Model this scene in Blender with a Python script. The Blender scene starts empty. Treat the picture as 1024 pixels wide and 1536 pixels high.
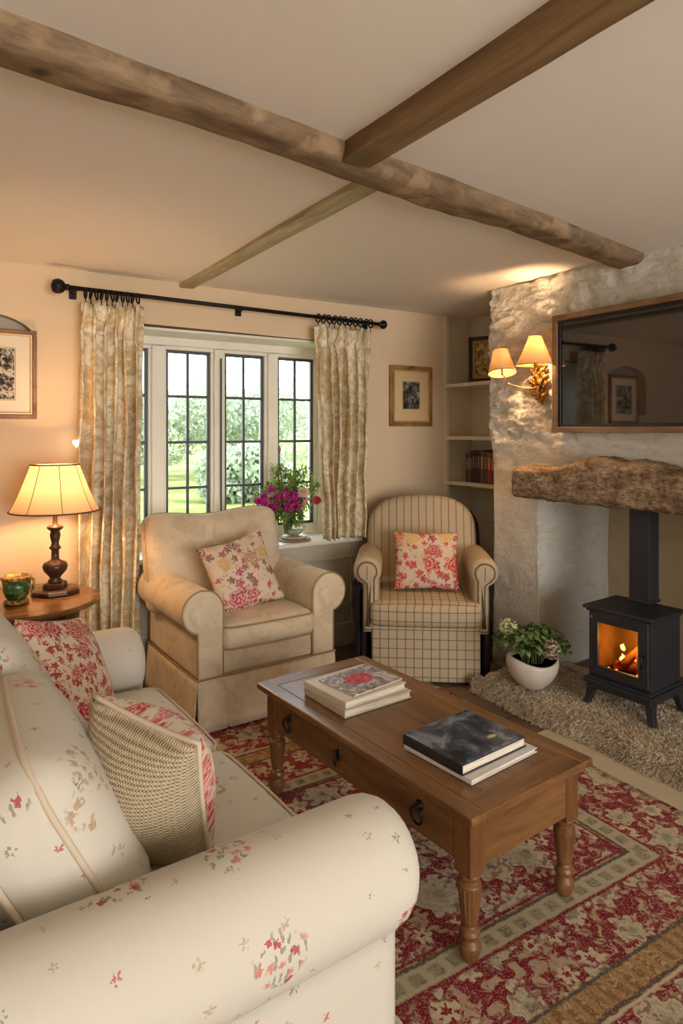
import bpy, bmesh, math, random
import numpy as np
from mathutils import Vector, Matrix, noise, Euler
R = math.radians; PI = math.pi
C = bpy.context.scene.collection
SC = bpy.context.scene

# ---------------- camera, world, lights, exposure ----------------
YAW = 32.5
cd = bpy.data.cameras.new('camera'); cam = bpy.data.objects.new('camera', cd); C.objects.link(cam)
cam.location = (0, 0, 1.4); cam.rotation_euler = (R(90), 0, R(-YAW))
cd.sensor_fit = 'HORIZONTAL'; cd.sensor_width = 36; cd.lens = 980/1024*36; cd.shift_y = -121/1024
cd.clip_start = 0.05; cd.clip_end = 200
SC.camera = cam
SC.view_settings.view_transform = 'Standard'; SC.view_settings.look = 'None'
SC.view_settings.gamma = 1; SC.view_settings.use_curve_mapping = False
SC.view_settings.exposure = 0.62

w = bpy.data.worlds.new('sky'); SC.world = w; w.use_nodes = True
wt = w.node_tree; bg = wt.nodes['Background']
tc = wt.nodes.new('ShaderNodeTexCoord'); sp = wt.nodes.new('ShaderNodeSeparateXYZ')
wt.links.new(tc.outputs['Generated'], sp.inputs[0])
rp = wt.nodes.new('ShaderNodeValToRGB'); wt.links.new(sp.outputs['Z'], rp.inputs[0])
rp.color_ramp.elements[0].position = 0.0; rp.color_ramp.elements[0].color = (1, .985, .965, 1)
rp.color_ramp.elements[1].position = .8; rp.color_ramp.elements[1].color = (.80, .88, 1, 1)
wt.links.new(rp.outputs[0], bg.inputs[0]); bg.inputs[1].default_value = 6.5

def area(name, loc, rot, sx, sy, power, col):
    l = bpy.data.lights.new(name, 'AREA'); l.shape = 'RECTANGLE'; l.size = sx; l.size_y = sy
    l.energy = power; l.color = col
    o = bpy.data.objects.new(name, l); C.objects.link(o); o.location = loc; o.rotation_euler = rot
    return o
# daylight entering by the big window, and by a light opening added behind the camera
wl = area('window_portal', (1.57, 4.03, 1.34), (R(-90), 0, 0), 1.52, 1.3, 1, (1, 1, 1)); wl.data.cycles.is_portal = True
wl = area('rear_portal', (1.1, -3.62, 1.2), (R(90), 0, 0), 3.0, 1.9, 1, (1, 1, 1)); wl.data.cycles.is_portal = True

def srgb(r, g, b):
    f = lambda v: (v/255/12.92) if v/255 <= .04045 else ((v/255+.055)/1.055)**2.4
    return (f(r), f(g), f(b), 1)

# ---------------- material helper ----------------
class NT:
    def __init__(s, name, rough=.8, spec=.3):
        s.mat = bpy.data.materials.new(name); s.mat.use_nodes = True
        s.t = s.mat.node_tree; s.b = s.t.nodes['Principled BSDF']; s.out = s.t.nodes['Material Output']
        s.b.inputs['Roughness'].default_value = rough; s.b.inputs['Specular IOR Level'].default_value = spec
    def put(s, sock, v):
        if isinstance(v, bpy.types.NodeSocket): s.t.links.new(v, sock)
        elif isinstance(v, (tuple, list)) and sock.type == 'VECTOR' and len(v) == 4: sock.default_value = v[:3]
        else: sock.default_value = v
    def node(s, typ, ins={}, **props):
        n = s.t.nodes.new('ShaderNode'+typ)
        for k, v in props.items(): setattr(n, k, v)
        for k, v in ins.items(): s.put(n.inputs[k], v)
        return n
    def m(s, op, a, b=0.0, c=None, clamp=False):
        d = {0: a, 1: b}
        if c is not None: d[2] = c
        n = s.node('Math', d, operation=op); n.use_clamp = clamp; return n.outputs[0]
    def vm(s, op, a, b=(0, 0, 0)):
        n = s.node('VectorMath', {0: a, 1: b}, operation=op)
        return n.outputs[1] if op in ('LENGTH', 'DISTANCE', 'DOT_PRODUCT') else n.outputs[0]
    def mix(s, f, a, b, blend='MIX'):
        n = s.node('Mix', {0: f, 6: a, 7: b}, data_type='RGBA', blend_type=blend); return n.outputs[2]
    def coord(s, which='Object', scale=(1, 1, 1), loc=(0, 0, 0), rot=(0, 0, 0)):
        tcn = s.node('TexCoord'); mp = s.node('Mapping', {0: tcn.outputs[which]})
        mp.inputs['Scale'].default_value = scale; mp.inputs['Location'].default_value = loc; mp.inputs['Rotation'].default_value = rot
        return mp.outputs[0]
    def noise(s, v, scale, detail=3, rough=.5, dist=0, col=False):
        n = s.node('TexNoise', {'Vector': v, 'Scale': scale, 'Detail': detail, 'Roughness': rough, 'Distortion': dist})
        return n.outputs['Color' if col else 'Fac']
    def vor(s, v, scale, rnd=1, dims='2D', feature='F1'):
        return s.node('TexVoronoi', {'Vector': v, 'Scale': scale, 'Randomness': rnd}, voronoi_dimensions=dims, feature=feature)
    def ramp(s, f, stops, interp='LINEAR'):
        n = s.node('ValToRGB', {0: f}); cr = n.color_ramp; cr.interpolation = interp
        while len(cr.elements) < len(stops): cr.elements.new(.5)
        for e, (p, c) in zip(cr.elements, stops): e.position = p; e.color = c if len(c) == 4 else (*c, 1)
        return n.outputs[0]
    def step(s, v, edge, soft=.02):   # 1 above edge
        n = s.node('MapRange', {0: v, 1: edge-soft, 2: edge+soft, 3: 0.0, 4: 1.0}); return n.outputs[0]
    def base(s, c): s.put(s.b.inputs['Base Color'], c)
    def bump(s, h, strength=.3, dist=.01):
        n = s.node('Bump', {'Height': h, 'Strength': strength, 'Distance': dist}); s.t.links.new(n.outputs[0], s.b.inputs['Normal'])
    def flowers(s, v, scale, density, rad, petals=5, lobe=.22, rnd=.8, wob=.12, dist=.55):
        """mask of scattered blossoms, random value, radial distance"""
        dn = s.vm('MULTIPLY', s.vm('SUBTRACT', s.noise(v, scale*2.2, 3, .65, col=True), (.5, .5, .5)), (dist/scale, dist/scale, 0))
        v = s.vm('ADD', v, dn)
        vr = s.vor(v, scale, rnd)
        loc = s.vm('SUBTRACT', s.vm('MULTIPLY', v, (scale,)*3), s.vm('MULTIPLY', vr.outputs['Position'], (scale,)*3))
        sx = s.node('SeparateXYZ', {0: loc})
        ang = s.m('ARCTAN2', sx.outputs[1], sx.outputs[0])
        cs = s.node('SeparateColor', {0: vr.outputs['Color']})
        cosv = s.m('COSINE', s.m('MULTIPLY_ADD', ang, float(petals), s.m('MULTIPLY', cs.outputs[1], 6.0)))
        nz = s.noise(v, scale*6, 2)
        thr = s.m('MULTIPLY', s.m('ADD', s.m('MULTIPLY_ADD', cosv, lobe, 1.0-lobe), s.m('MULTIPLY', s.m('SUBTRACT', nz, .5), wob*6)), s.m('MULTIPLY_ADD', cs.outputs[2], rad*.5, rad*.6))
        mask = s.step(s.m('SUBTRACT', thr, vr.outputs['Distance']), 0, rad*.07)
        pres = s.m('LESS_THAN', cs.outputs[0], density)
        rel = s.m('DIVIDE', vr.outputs['Distance'], s.m('MAXIMUM', thr, .001))
        return s.m('MULTIPLY', mask, pres), cs.outputs[1], rel

def plain(name, col, rough=.6, metal=0, spec=.4, nz=0, nscale=20, bump=0):
    t = NT(name, rough, spec); t.b.inputs['Metallic'].default_value = metal
    if nz:
        n = t.noise(t.coord(), nscale, 4)
        t.base(t.ramp(n, [(.3, tuple(x*(1-nz) for x in col[:3])), (.7, tuple(min(1, x*(1+nz)) for x in col[:3]))]))
    else: t.base(col)
    if bump: t.bump(t.noise(t.coord(), nscale*2, 4), bump, .01)
    return t.mat

def wood(name, dark, light, scale=(1, 1, 12), rough=.45, spec=.4, knots=False, bump=.15):
    """scale: small along the grain, large across"""
    t = NT(name, rough, spec); v = t.coord('Object', scale)
    n = t.noise(v, 2.2, 6, .6, .6); f = t.noise(v, 14, 3, .6)
    c = t.ramp(n, [(.32, dark), (.5, tuple((a+b)/2 for a, b in zip(dark, light))), (.68, light)])
    c = t.mix(t.m('MULTIPLY', t.step(f, .56, .1), .35), c, dark)
    if knots:
        vr = t.vor(t.coord('Object'), 5, 1, '3D')
        c = t.mix(t.m('MULTIPLY', t.m('SUBTRACT', 1.0, t.step(vr.outputs['Distance'], .09, .05)), .8), c, tuple(x*.35 for x in dark[:3])+(1,))
        pt = t.noise(t.coord('Object'), 9, 4)
        c = t.mix(t.m('MULTIPLY', t.step(pt, .6, .05), .5), c, tuple(min(1, x*1.5) for x in light[:3])+(1,))
    t.base(c); t.bump(t.m('ADD', n, t.m('MULTIPLY', f, .6)), bump, .006)
    return t.mat

def plaster(name, col, amp=.04, bump=.25, scale=9, rough=.9):
    t = NT(name, rough, .15); v = t.coord()
    n = t.noise(v, scale, 6, .6); big = t.noise(v, 1.3, 3)
    c = t.mix(t.m('MULTIPLY', big, .5), col, tuple(x*(1-amp*2.5) for x in col[:3])+(1,))
    c = t.mix(t.m('MULTIPLY', t.step(n, .62, .1), .3), c, tuple(x*(1-amp*3) for x in col[:3])+(1,))
    t.base(c); t.bump(n, bump, .012)
    return t.mat

# ---------------- geometry helpers ----------------
def link(name, me, mat=None, parent=None, loc=(0, 0, 0), rot=(0, 0, 0), smooth=False, bevel=0, label=None, segs=2):
    o = bpy.data.objects.new(name, me); C.objects.link(o)
    o.location = loc; o.rotation_euler = rot
    if mat is not None:
        for mm in (mat if isinstance(mat, (list, tuple)) else [mat]): me.materials.append(mm)
    if parent is not None: o.parent = parent
    if smooth:
        me.polygons.foreach_set('use_smooth', [True]*len(me.polygons))
    if bevel:
        md = o.modifiers.new('edge', 'BEVEL'); md.width = bevel; md.segments = segs; md.limit_method = 'ANGLE'; md.angle_limit = R(40)
        md.harden_normals = False
    if label: o['label'] = label
    return o
def fin(name, bm, mat=None, parent=None, **kw):
    bmesh.ops.recalc_face_normals(bm, faces=bm.faces[:])
    me = bpy.data.meshes.new(name); bm.to_mesh(me); bm.free()
    uv = kw.pop('uv', None)
    if uv == 'box': box_uv(me)
    return link(name, me, mat, parent, **kw)
def box_uv(me, off=(0, 0)):
    if me.uv_layers: lay = me.uv_layers[0]
    else: lay = me.uv_layers.new(name='uv')
    for p in me.polygons:
        n = p.normal; a = max(range(3), key=lambda i: abs(n[i]))
        for li in p.loop_indices:
            c = me.vertices[me.loops[li].vertex_index].co
            uvc = ((c.y, c.z), (c.x, c.z), (c.x, c.y))[a]
            lay.data[li].uv = (uvc[0]+off[0]+a*.37, uvc[1]+off[1]+a*.21)
def box(bm, x0, x1, y0, y1, z0, z1):
    r = bmesh.ops.create_cube(bm, size=1)
    for v in r['verts']: v.co = Vector((x0+(v.co.x+.5)*(x1-x0), y0+(v.co.y+.5)*(y1-y0), z0+(v.co.z+.5)*(z1-z0)))
    return r['verts']
def nb(): return bmesh.new()
def bx(name, x0, x1, y0, y1, z0, z1, mat, parent=None, **kw):
    bm = nb(); box(bm, x0, x1, y0, y1, z0, z1); return fin(name, bm, mat, parent, **kw)
def lathe(bm, prof, seg=32, center=(0, 0, 0), flute=None):
    rings = []
    for (r, z) in prof:
        ring = []
        for i in range(seg):
            a = 2*PI*i/seg; rr = r
            if flute and flute[0] <= z <= flute[1]: rr = r*(1-.10*(i % 2))
            ring.append(bm.verts.new((center[0]+rr*math.cos(a), center[1]+rr*math.sin(a), center[2]+z)))
        rings.append(ring)
    for a, b in zip(rings, rings[1:]):
        for i in range(seg): bm.faces.new((a[i], a[(i+1) % seg], b[(i+1) % seg], b[i]))
    if prof[0][0] > 1e-5: bm.faces.new(rings[0][::-1])
    if prof[-1][0] > 1e-5: bm.faces.new(rings[-1])
    bmesh.ops.remove_doubles(bm, verts=[v for rg in (rings[0], rings[-1]) for v in rg], dist=1e-6)
def tube(bm, pts, r, seg=8, closed=False, caps=True):
    pts = [Vector(p) for p in pts]; n = len(pts); rings = []
    up = None
    for i, p in enumerate(pts):
        if closed: d = pts[(i+1) % n]-pts[(i-1) % n]
        else: d = pts[min(i+1, n-1)]-pts[max(i-1, 0)]
        if d.length < 1e-9: d = Vector((0, 0, 1))
        d.normalize()
        if up is None: up = d.orthogonal().normalized()
        up = (up-d*up.dot(d))
        if up.length < 1e-6: up = d.orthogonal()
        up.normalize(); s = d.cross(up)
        rr = r[i] if isinstance(r, (list, tuple)) else r
        rings.append([bm.verts.new(p+(up*math.cos(2*PI*k/seg)+s*math.sin(2*PI*k/seg))*rr) for k in range(seg)])
    prs = list(zip(rings, rings[1:]))
    for a, b in prs:
        for k in range(seg): bm.faces.new((a[k], a[(k+1) % seg], b[(k+1) % seg], b[k]))
    if closed:
        a, b = rings[-1], rings[0]
        # align
        off = min(range(seg), key=lambda q: (a[0].co-b[q].co).length)
        for k in range(seg): bm.faces.new((a[k], a[(k+1) % seg], b[(k+1+off) % seg], b[(k+off) % seg]))
    elif caps:
        bm.faces.new(rings[0][::-1]); bm.faces.new(rings[-1])
def smoothpts(pts, k=6, closed=False):
    P = [Vector(p) for p in pts]; n = len(P); out = []
    rng = range(n if closed else n-1)
    for i in rng:
        p0 = P[(i-1) % n] if closed or i > 0 else P[0]; p1 = P[i]; p2 = P[(i+1) % n]; p3 = P[(i+2) % n] if closed or i+2 < n else P[-1]
        for j in range(k):
            t = j/k
            out.append(.5*((2*p1)+(-p0+p2)*t+(2*p0-5*p1+4*p2-p3)*t*t+(-p0+3*p1-3*p2+p3)*t**3))
    if not closed: out.append(P[-1])
    return out
def soft_box(bm, sx, sy, sz, r, n=10, bulge=(0, 0, 0), warp=None, off=(0, 0, 0)):
    """rounded upholstery block centred at off; bulge per axis"""
    vs = {}
    h = (sx/2, sy/2, sz/2)
    def lin(hh):
        a = [-hh + r*(1-math.cos(PI/2*i/4)) for i in range(4)]
        mid = [-(hh-r)+2*(hh-r)*i/n for i in range(n+1)]
        return a+mid+[-x for x in reversed(a)]
    L = [lin(q) for q in h]; N = [len(l) for l in L]
    def vert(i, j, k):
        key = (i, j, k)
        if key in vs: return vs[key]
        p = Vector((L[0][i], L[1][j], L[2][k]))
        c = Vector([max(-(h[q]-r), min(h[q]-r, p[q])) for q in range(3)])
        d = p-c
        if d.length > 1e-9: p = c+d.normalized()*r
        u = [p[q]/h[q] for q in range(3)]
        b = [bulge[q]*math.copysign(1, u[q])*abs(u[q])**.8*math.prod(max(0, 1-u[w]**2)**.7 for w in range(3) if w != q) for q in range(3)]
        p = p+Vector(b)
        if warp: p = warp(p)
        vs[key] = bm.verts.new(p+Vector(off)); return vs[key]
    for ax in range(3):
        a, b = [q for q in range(3) if q != ax]
        for side in (0, N[ax]-1):
            for i in range(N[a]-1):
                for j in range(N[b]-1):
                    ks = []
                    for (ii, jj) in ((i, j), (i+1, j), (i+1, j+1), (i, j+1)):
                        key = [0, 0, 0]; key[ax] = side; key[a] = ii; key[b] = jj
                        ks.append(vert(*key))
                    try: bm.faces.new(ks)
                    except ValueError: pass
def arm_profile(r, cz, pw, zb, px=0.0, n=26):
    """keyhole outline in (x,z): roll of radius r centred (0,cz), panel of width pw centred px, going down to zb"""
    pts = []
    xl, xr = px-pw/2, px+pw/2
    a0 = math.asin(max(-1, min(1, xr/r))); a1 = math.asin(max(-1, min(1, xl/r)))
    # start at bottom right, up to roll, round the roll, and down
    zt = cz-r*math.cos(a0)
    for i in range(7): pts.append((xr, zb+(zt-zb)*i/7))
    s = -PI/2+a0; e = -PI/2+a1-2*PI
    st, en = -PI/2+a0, 2*PI-PI/2+a1
    for i in range(n+1):
        a = st+(en-st)*i/n; pts.append((r*math.cos(a), cz+r*math.sin(a)))
    zt = cz-r*math.cos(a1)
    for i in range(1, 8): pts.append((xl, zt+(zb-zt)*i/7))
    return pts
def extr_profile(bm, pts, y0, y1, rnd=.03, rseg=5, nlen=10, rnd_back=0, warp=None, uvl=None):
    """pts (x,z) closed outline extruded along y with pillowed ends"""
    n = len(pts); P = [Vector((p[0], 0, p[1])) for p in pts]
    nr = []
    ar = sum(P[i].x*P[(i+1) % n].z-P[(i+1) % n].x*P[i].z for i in range(n))
    for i in range(n):
        d = (P[(i+1) % n]-P[i-1]); q = Vector((d.z, 0, -d.x)).normalized()
        if ar < 0: q = -q
        nr.append(q)
    st = [(y0+rnd*(1-math.cos(PI/2*i/rseg)), rnd*(1-math.sin(PI/2*i/rseg))) for i in range(rseg+1)]
    for i in range(1, nlen): st.append((y0+rnd+(y1-y0-rnd-rnd_back)*i/nlen, 0))
    if rnd_back: st += [(y1-rnd_back*(1-math.cos(PI/2*i/rseg)), rnd_back*(1-math.sin(PI/2*i/rseg))) for i in range(rseg, -1, -1)]
    else: st.append((y1, 0))
    uv = bm.loops.layers.uv.verify()
    arc = [0]
    for i in range(n): arc.append(arc[-1]+(P[(i+1) % n]-P[i]).length)
    rings = []
    for (y, ins) in st:
        ring = []
        for i in range(n):
            p = P[i]-nr[i]*ins; p = Vector((p.x, y, p.z))
            if warp: p = warp(p)
            ring.append(bm.verts.new(p))
        rings.append(ring)
    for k, (a, b) in enumerate(zip(rings, rings[1:])):
        for i in range(n):
            f = bm.faces.new((a[i], a[(i+1) % n], b[(i+1) % n], b[i]))
            for l, (yy, aa) in zip(f.loops, ((st[k][0], arc[i]), (st[k][0], arc[i+1]), (st[k+1][0], arc[i+1]), (st[k+1][0], arc[i]))): l[uv].uv = (yy, aa)
    for ring in (rings[0], rings[-1]):
        f = bm.faces.new(ring)
        for l in f.loops: l[uv].uv = (l.vert.co.x+.4, l.vert.co.z+1.1)
def pillow(bm, sx, sy, T, side=0, n=18, pinch=.07, pw=.5, seed=0, sag=0):
    """cushion lying in xy-plane; side 1 top half, -1 bottom half, 0 both"""
    uv = bm.loops.layers.uv.verify()
    for sd in ((1, -1) if side == 0 else (side,)):
        g = []
        for i in range(n+1):
            row = []
            for j in range(n+1):
                a = math.sin(PI/2*(2*i/n-1)); b = math.sin(PI/2*(2*j/n-1))
                a = a*.6+(2*i/n-1)*.4; b = b*.6+(2*j/n-1)*.4
                x = sx/2*a*(1-pinch*(1-b*b)); y = sy/2*b*(1-pinch*(1-a*a))
                z = sd*T/2*max(0, (1-a*a)*(1-b*b))**pw
                nn = noise.noise(Vector((x*7+seed, y*7, sd*3)))*.018+noise.noise(Vector((x*16+seed, y*16, sd*5)))*.006
                z += nn*max(0, (1-a*a)*(1-b*b))**.3
                row.append(bm.verts.new((x, y, z-sag*(1-b)*0)))
            g.append(row)
        for i in range(n):
            for j in range(n):
                f = bm.faces.new((g[i][j], g[i+1][j], g[i+1][j+1], g[i][j+1]))
                for l in f.loops: l[uv].uv = (l.vert.co.x+seed*.13, l.vert.co.y+(sd-1)*.5)
    if side == 0: bmesh.ops.remove_doubles(bm, verts=bm.verts[:], dist=1e-5)
def pillow_edge(sx, sy, pinch=.07, n=14):
    pts = []
    for (k) in range(4):
        for i in range(n):
            t = -1+2*i/n
            a, b = ((t, -1), (1, t), (-t, 1), (-1, -t))[k]
            pts.append((sx/2*a*(1-pinch*(1-b*b)), sy/2*b*(1-pinch*(1-a*a)), 0))
    return pts
def rect_loop(w, h, r, n=5):
    pts = []
    for (cx, cy, a0) in ((w/2-r, h/2-r, 0), (-w/2+r, h/2-r, 90), (-w/2+r, -h/2+r, 180), (w/2-r, -h/2+r, 270)):
        for i in range(n+1):
            a = R(a0+90*i/n); pts.append((cx+r*math.cos(a), cy+r*math.sin(a)))
    return pts
def thing(name, label, cat, loc=(0, 0, 0), rot=(0, 0, 0), group=None):
    o = bpy.data.objects.new(name, None); C.objects.link(o); o.empty_display_size = .1
    o.location = loc; o.rotation_euler = rot; return tag(o, label, cat, group)
def tag(o, label, cat, group=None, kind=None):
    o['label'] = label; o['category'] = cat
    if group: o['group'] = group
    if kind: o['kind'] = kind
    return o
def struct(o, label=None):
    o['kind'] = 'structure'
    if label: o['label'] = label
    return o
def poly_holes(name, outer, holes, thick):
    cu = bpy.data.curves.new(name, 'CURVE'); cu.dimensions = '2D'; cu.fill_mode = 'BOTH'; cu.extrude = thick/2
    for lp in [outer]+holes:
        s = cu.splines.new('POLY'); s.points.add(len(lp)-1)
        for p, q in zip(s.points, lp): p.co = (q[0], q[1], 0, 1)
        s.use_cyclic_u = True
    o = bpy.data.objects.new('tmp', cu); C.objects.link(o)
    dg = bpy.context.evaluated_depsgraph_get(); me = bpy.data.meshes.new_from_object(o.evaluated_get(dg))
    bpy.data.objects.remove(o); bpy.data.curves.remove(cu); me.name = name
    return me
def leafs(verts, faces, p, d, up, L, W, fold=.25, droop=.2):
    """a folded leaf from p along d"""
    d = d.normalized(); s = d.cross(up)
    if s.length < 1e-4: s = d.orthogonal()
    s.normalize(); n = s.cross(d)
    b = len(verts)
    verts += [p, p+d*L*.45+s*W/2+n*W*fold, p+d*L*.5-n*0.0, p+d*L*.45-s*W/2+n*W*fold, p+d*L-n*L*droop]
    faces += [(b, b+1, b+2), (b, b+2, b+3), (b+1, b+4, b+2), (b+2, b+4, b+3)]
def rvec(rn):
    while True:
        v = Vector((rn.uniform(-1, 1), rn.uniform(-1, 1), rn.uniform(-1, 1)))
        if .05 < v.length < 1: return v
# ---------------- materials of the room ----------------
WALL = plaster('cream_wall_paint', srgb(230, 206, 172), .03, .12, 7)
CEIL = plaster('ceiling_paint', srgb(238, 230, 220), .02, .15, 11)
def stone_mat():
    t = NT('limewashed_stone', .92, .12); v = t.coord(); vz = t.coord(scale=(1, 1, 2.2))
    n = t.noise(vz, 14, 8, .72, .8); n2 = t.noise(v, 55, 5, .7); big = t.noise(v, 2, 3)
    c = t.mix(t.m('MULTIPLY', big, .4), srgb(244, 238, 225), srgb(230, 220, 200))
    c = t.mix(t.m('MULTIPLY', t.step(n, .60, .06), .45), c, srgb(196, 172, 138))
    t.base(c); t.bump(t.m('ADD', n, t.m('MULTIPLY', n2, .6)), 1.0, .024); return t.mat
STONE = stone_mat()
INGLE = plaster('sooty_limewash', srgb(190, 172, 142), .14, .5, 9)
TRIM = plain('stone_grey_trim_paint', srgb(196, 186, 168), .5, nz=.03, nscale=6)
WPAINT = plain('window_paint', srgb(244, 236, 220), .45, nz=.03, nscale=8)
SHELFP = plain('shelf_paint', srgb(226, 216, 198), .55, nz=.04, nscale=6)
IRON = plain('black_iron', srgb(30, 29, 30), .45, .6, .5, nz=.2, nscale=30)
LEAD = plain('dark_window_iron', srgb(84, 86, 90), .5, .2, .5)
BEAM = wood('rough_oak_beam', srgb(98, 78, 58), srgb(150, 126, 98), (1.8, 7, 7), .75, .2, knots=True, bump=.5)
BEAMB = wood("planed_oak_beam", srgb(112, 86, 58), srgb(152, 124, 88), (1.0, 9, 9), .6, .25, bump=.2)
BEAMC = wood("limed_oak_beam", srgb(150, 136, 104), srgb(206, 196, 164), (1.0, 9, 9), .7, .2, bump=.2)

def floor_mat():
    t = NT('stone_flag_floor', .6, .3); v = t.coord()
    br = t.node('TexBrick', {'Vector': v, 'Color1': srgb(104, 84, 66), 'Color2': srgb(86, 69, 54), 'Mortar': srgb(58, 46, 36), 'Scale': 1.0,
        'Mortar Size': .008, 'Brick Width': .9, 'Row Height': .45})
    n = t.noise(v, 12, 5)
    t.base(t.mix(t.m('MULTIPLY', n, .5), br.outputs[0], srgb(120, 98, 78))); t.bump(t.m('ADD', t.m('MULTIPLY', n, .4), br.outputs[1]), .25, .01)
    return t.mat
def stone_grid(bm, o, du, dv, nu, nv, amp):
    """a displaced patch; the noise is a field of the place itself, so patches meet"""
    o, du, dv = Vector(o), Vector(du), Vector(dv); g = []
    for i in range(nu+1):
        row = []
        for j in range(nv+1):
            p = o+du*(i/nu)+dv*(j/nv)
            row.append(bm.verts.new(p+stone_disp(p)*amp))
        g.append(row)
    for i in range(nu):
        for j in range(nv): bm.faces.new((g[i][j], g[i+1][j], g[i+1][j+1], g[i][j+1]))
def stone_disp(p):
    # rubble shows through at the upper left of the chimney, smoother below and to the right
    rough = max(0, min(1, (p.z-1.22)/.2))*max(0, min(1, (p.y-1.95)/.35+max(0, (p.z-2.02)*2.5)))
    q = Vector((p.x*2.2, p.y*3.2, p.z*9)); q2 = p*14
    ridg = (1-abs(noise.noise(q+noise.noise_vector(p*3)*.6))*2)
    d = Vector((-.010-.011*ridg, 0, 0))*rough
    h = Vector((p.x*5, p.y*6, p.z*17)); d.x -= .010*rough*(1-abs(noise.noise(h+noise.noise_vector(p*8)*.9))*2.2)
    d.x -= .008*rough*(1-abs(noise.noise(h*2.3))*2)
    f = noise.fractal(p*11, .7, 2.1, 4)*.006*(.55+2.2*rough)
    cells = noise.voronoi(Vector((p.x*6, p.y*7, p.z*15)))[0]
    d.x += -.012*rough*min(.6, (cells[1]-cells[0])*1.5)
    d += noise.noise_vector(p*2.3)*.016+noise.noise_vector(p*6)*.004
    d.x += f; d.y += f*.6
    return d

WY = 3.64
# floor and ceiling
struct(bx('floor', -1.3, 3.6, -3.7, 4.05, -.1, 0, floor_mat()), 'dark brown stone floor')
bm = nb(); stone_g = bmesh.ops.create_grid(bm, x_segments=60, y_segments=70, size=1)
for v in bm.verts:
    v.co = Vector((1.15+v.co.x*2.45, .17+v.co.y*3.88, 2.244))
    v.co.z += noise.noise(v.co*1.1)*.010
o = fin('ceiling', bm, CEIL, smooth=True); md = o.modifiers.new('thick', 'SOLIDIFY'); md.thickness = .12; md.offset = 1
for p in o.data.polygons:
    pass
md.offset = -1 if o.data.polygons[0].normal.z < 0 else 1
struct(o, 'white plastered ceiling')
# window wall with the window opening and an arched niche
def wall_back():
    arch = [(-.10, 1.55), (.47, 1.55), (.47, 1.87)]
    for i in range(1, 12):
        a = PI/2*i/12; arch.append((.185+.285*math.cos(a), 1.87+.125*math.sin(a)))
    for i in range(12, 24):
        a = PI/2*i/12; arch.append((.185+.285*math.cos(a), 1.87+.125*math.sin(a)))
    arch.append((-.10, 1.87))
    win = [(.80, .68), (2.34, .68), (2.36, 1.985), (.80, 2.0)]
    me = poly_holes('wall_back', [(-1.3, 0), (3.6, 0), (3.6, 2.25), (-1.3, 2.25)], [win, arch], .36)
    o = link('wall_back', me, WALL, loc=(0, WY+.18, 0), rot=(R(90), 0, 0), bevel=.006)
    return o
struct(wall_back(), 'warm cream plaster wall round the window')
struct(bx('trim_1', -.16, .53, WY+.07, WY+.2, 1.24, 2.06, plaster('niche_paint', srgb(204, 192, 172), .03, .1)), 'shallow arched niche behind the left picture')
struct(bx('trim_10', -1.28, 2.85, -3.55, -.35, 0, .012, plain('bounce_floor', srgb(216, 206, 188), .95, nz=.05, nscale=80)), 'added pale floor behind the camera that bounces daylight')  # unseen pale sheet, added to throw rear daylight up to the ceiling
struct(bx('wall_left', -1.4, -1.3, -3.7, 4.05, 0, 2.25, WALL))
# rear wall: unseen, its opening added to let daylight in
me = poly_holes('wall_rear', [(-1.3, 0), (3.6, 0), (3.6, 2.25), (-1.3, 2.25)], [[(-.4, .25), (2.6, .25), (2.6, 2.15), (-.4, 2.15)]], .1)
struct(link('wall_rear', me, WALL, loc=(0, -3.65, 0), rot=(R(90), 0, 0)))
# right wall: back of alcove and fireplace recess
struct(bx('wall_right', 3.5, 3.6, -3.7, 3.9, 0, 2.25, INGLE), 'back wall of the fireplace and alcove')
bm = nb(); box(bm, 3.47, 3.499, 2.83, WY, 0, 2.25); box(bm, 3.2, 3.47, WY-.012, WY, 0, 2.25)
struct(fin('trim_2', bm, SHELFP, bevel=.003), 'pale painted alcove lining')
bm = nb(); box(bm, 3.195, 3.235, WY-.035, WY-.001, 0, 2.24)
struct(fin('trim_3', bm, SHELFP, bevel=.004), 'upright post at the mouth of the shelf alcove')
# chimney breast
def chimney():
    bm = nb(); X = 2.88; s = 120
    def patch(o, du, dv): stone_grid(bm, o, du, dv, max(2, int(Vector(du).length*s)), max(2, int(Vector(dv).length*s)), 1)
    patch((X, 2.82, 0), (0, -.344, 0), (0, 0, 1.12))          # left pillar
    patch((X, 2.82, 1.12), (0, -2.02, 0), (0, 0, 1.124))        # above the opening
    patch((X, .8, 0), (0, -.5, 0), (0, 0, 2.244))
    patch((X, 2.82, 0), (.62, 0, 0), (0, 0, 2.244))            # side to the alcove
    patch((X, 2.476, 0), (.62, 0, 0), (0, 0, 1.12))            # inner cheek
    patch((X, .8, 0), (.62, 0, 0), (0, 0, 1.12))
    patch((X, .3, 0), (.62, 0, 0), (0, 0, 2.244))
    patch((X, 2.476, 1.12), (.3, 0, 0), (0, -1.676, 0))
    bmesh.ops.remove_doubles(bm, verts=bm.verts[:], dist=.004)
    return fin('wall_chimney', bm, STONE, smooth=True)
struct(chimney(), 'limewashed rubble stone chimney breast')
bx('recess_shutter', 3.15, 3.2, .8, 2.47, 1.13, 1.2, INGLE)['kind'] = 'structure'
# baseboards
BB = plain('baseboard_paint', srgb(206, 196, 178), .5)
def base_run(name, x0, x1, y0, y1, h=.14):
    bm = nb(); box(bm, x0, x1, y0, y1, 0, h); return struct(fin(name, bm, BB, bevel=.006))
base_run('baseboard_back', -1.3, .78, WY-.02, WY)
base_run('baseboard_right', 2.5, 3.19, WY-.02, WY)
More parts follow.
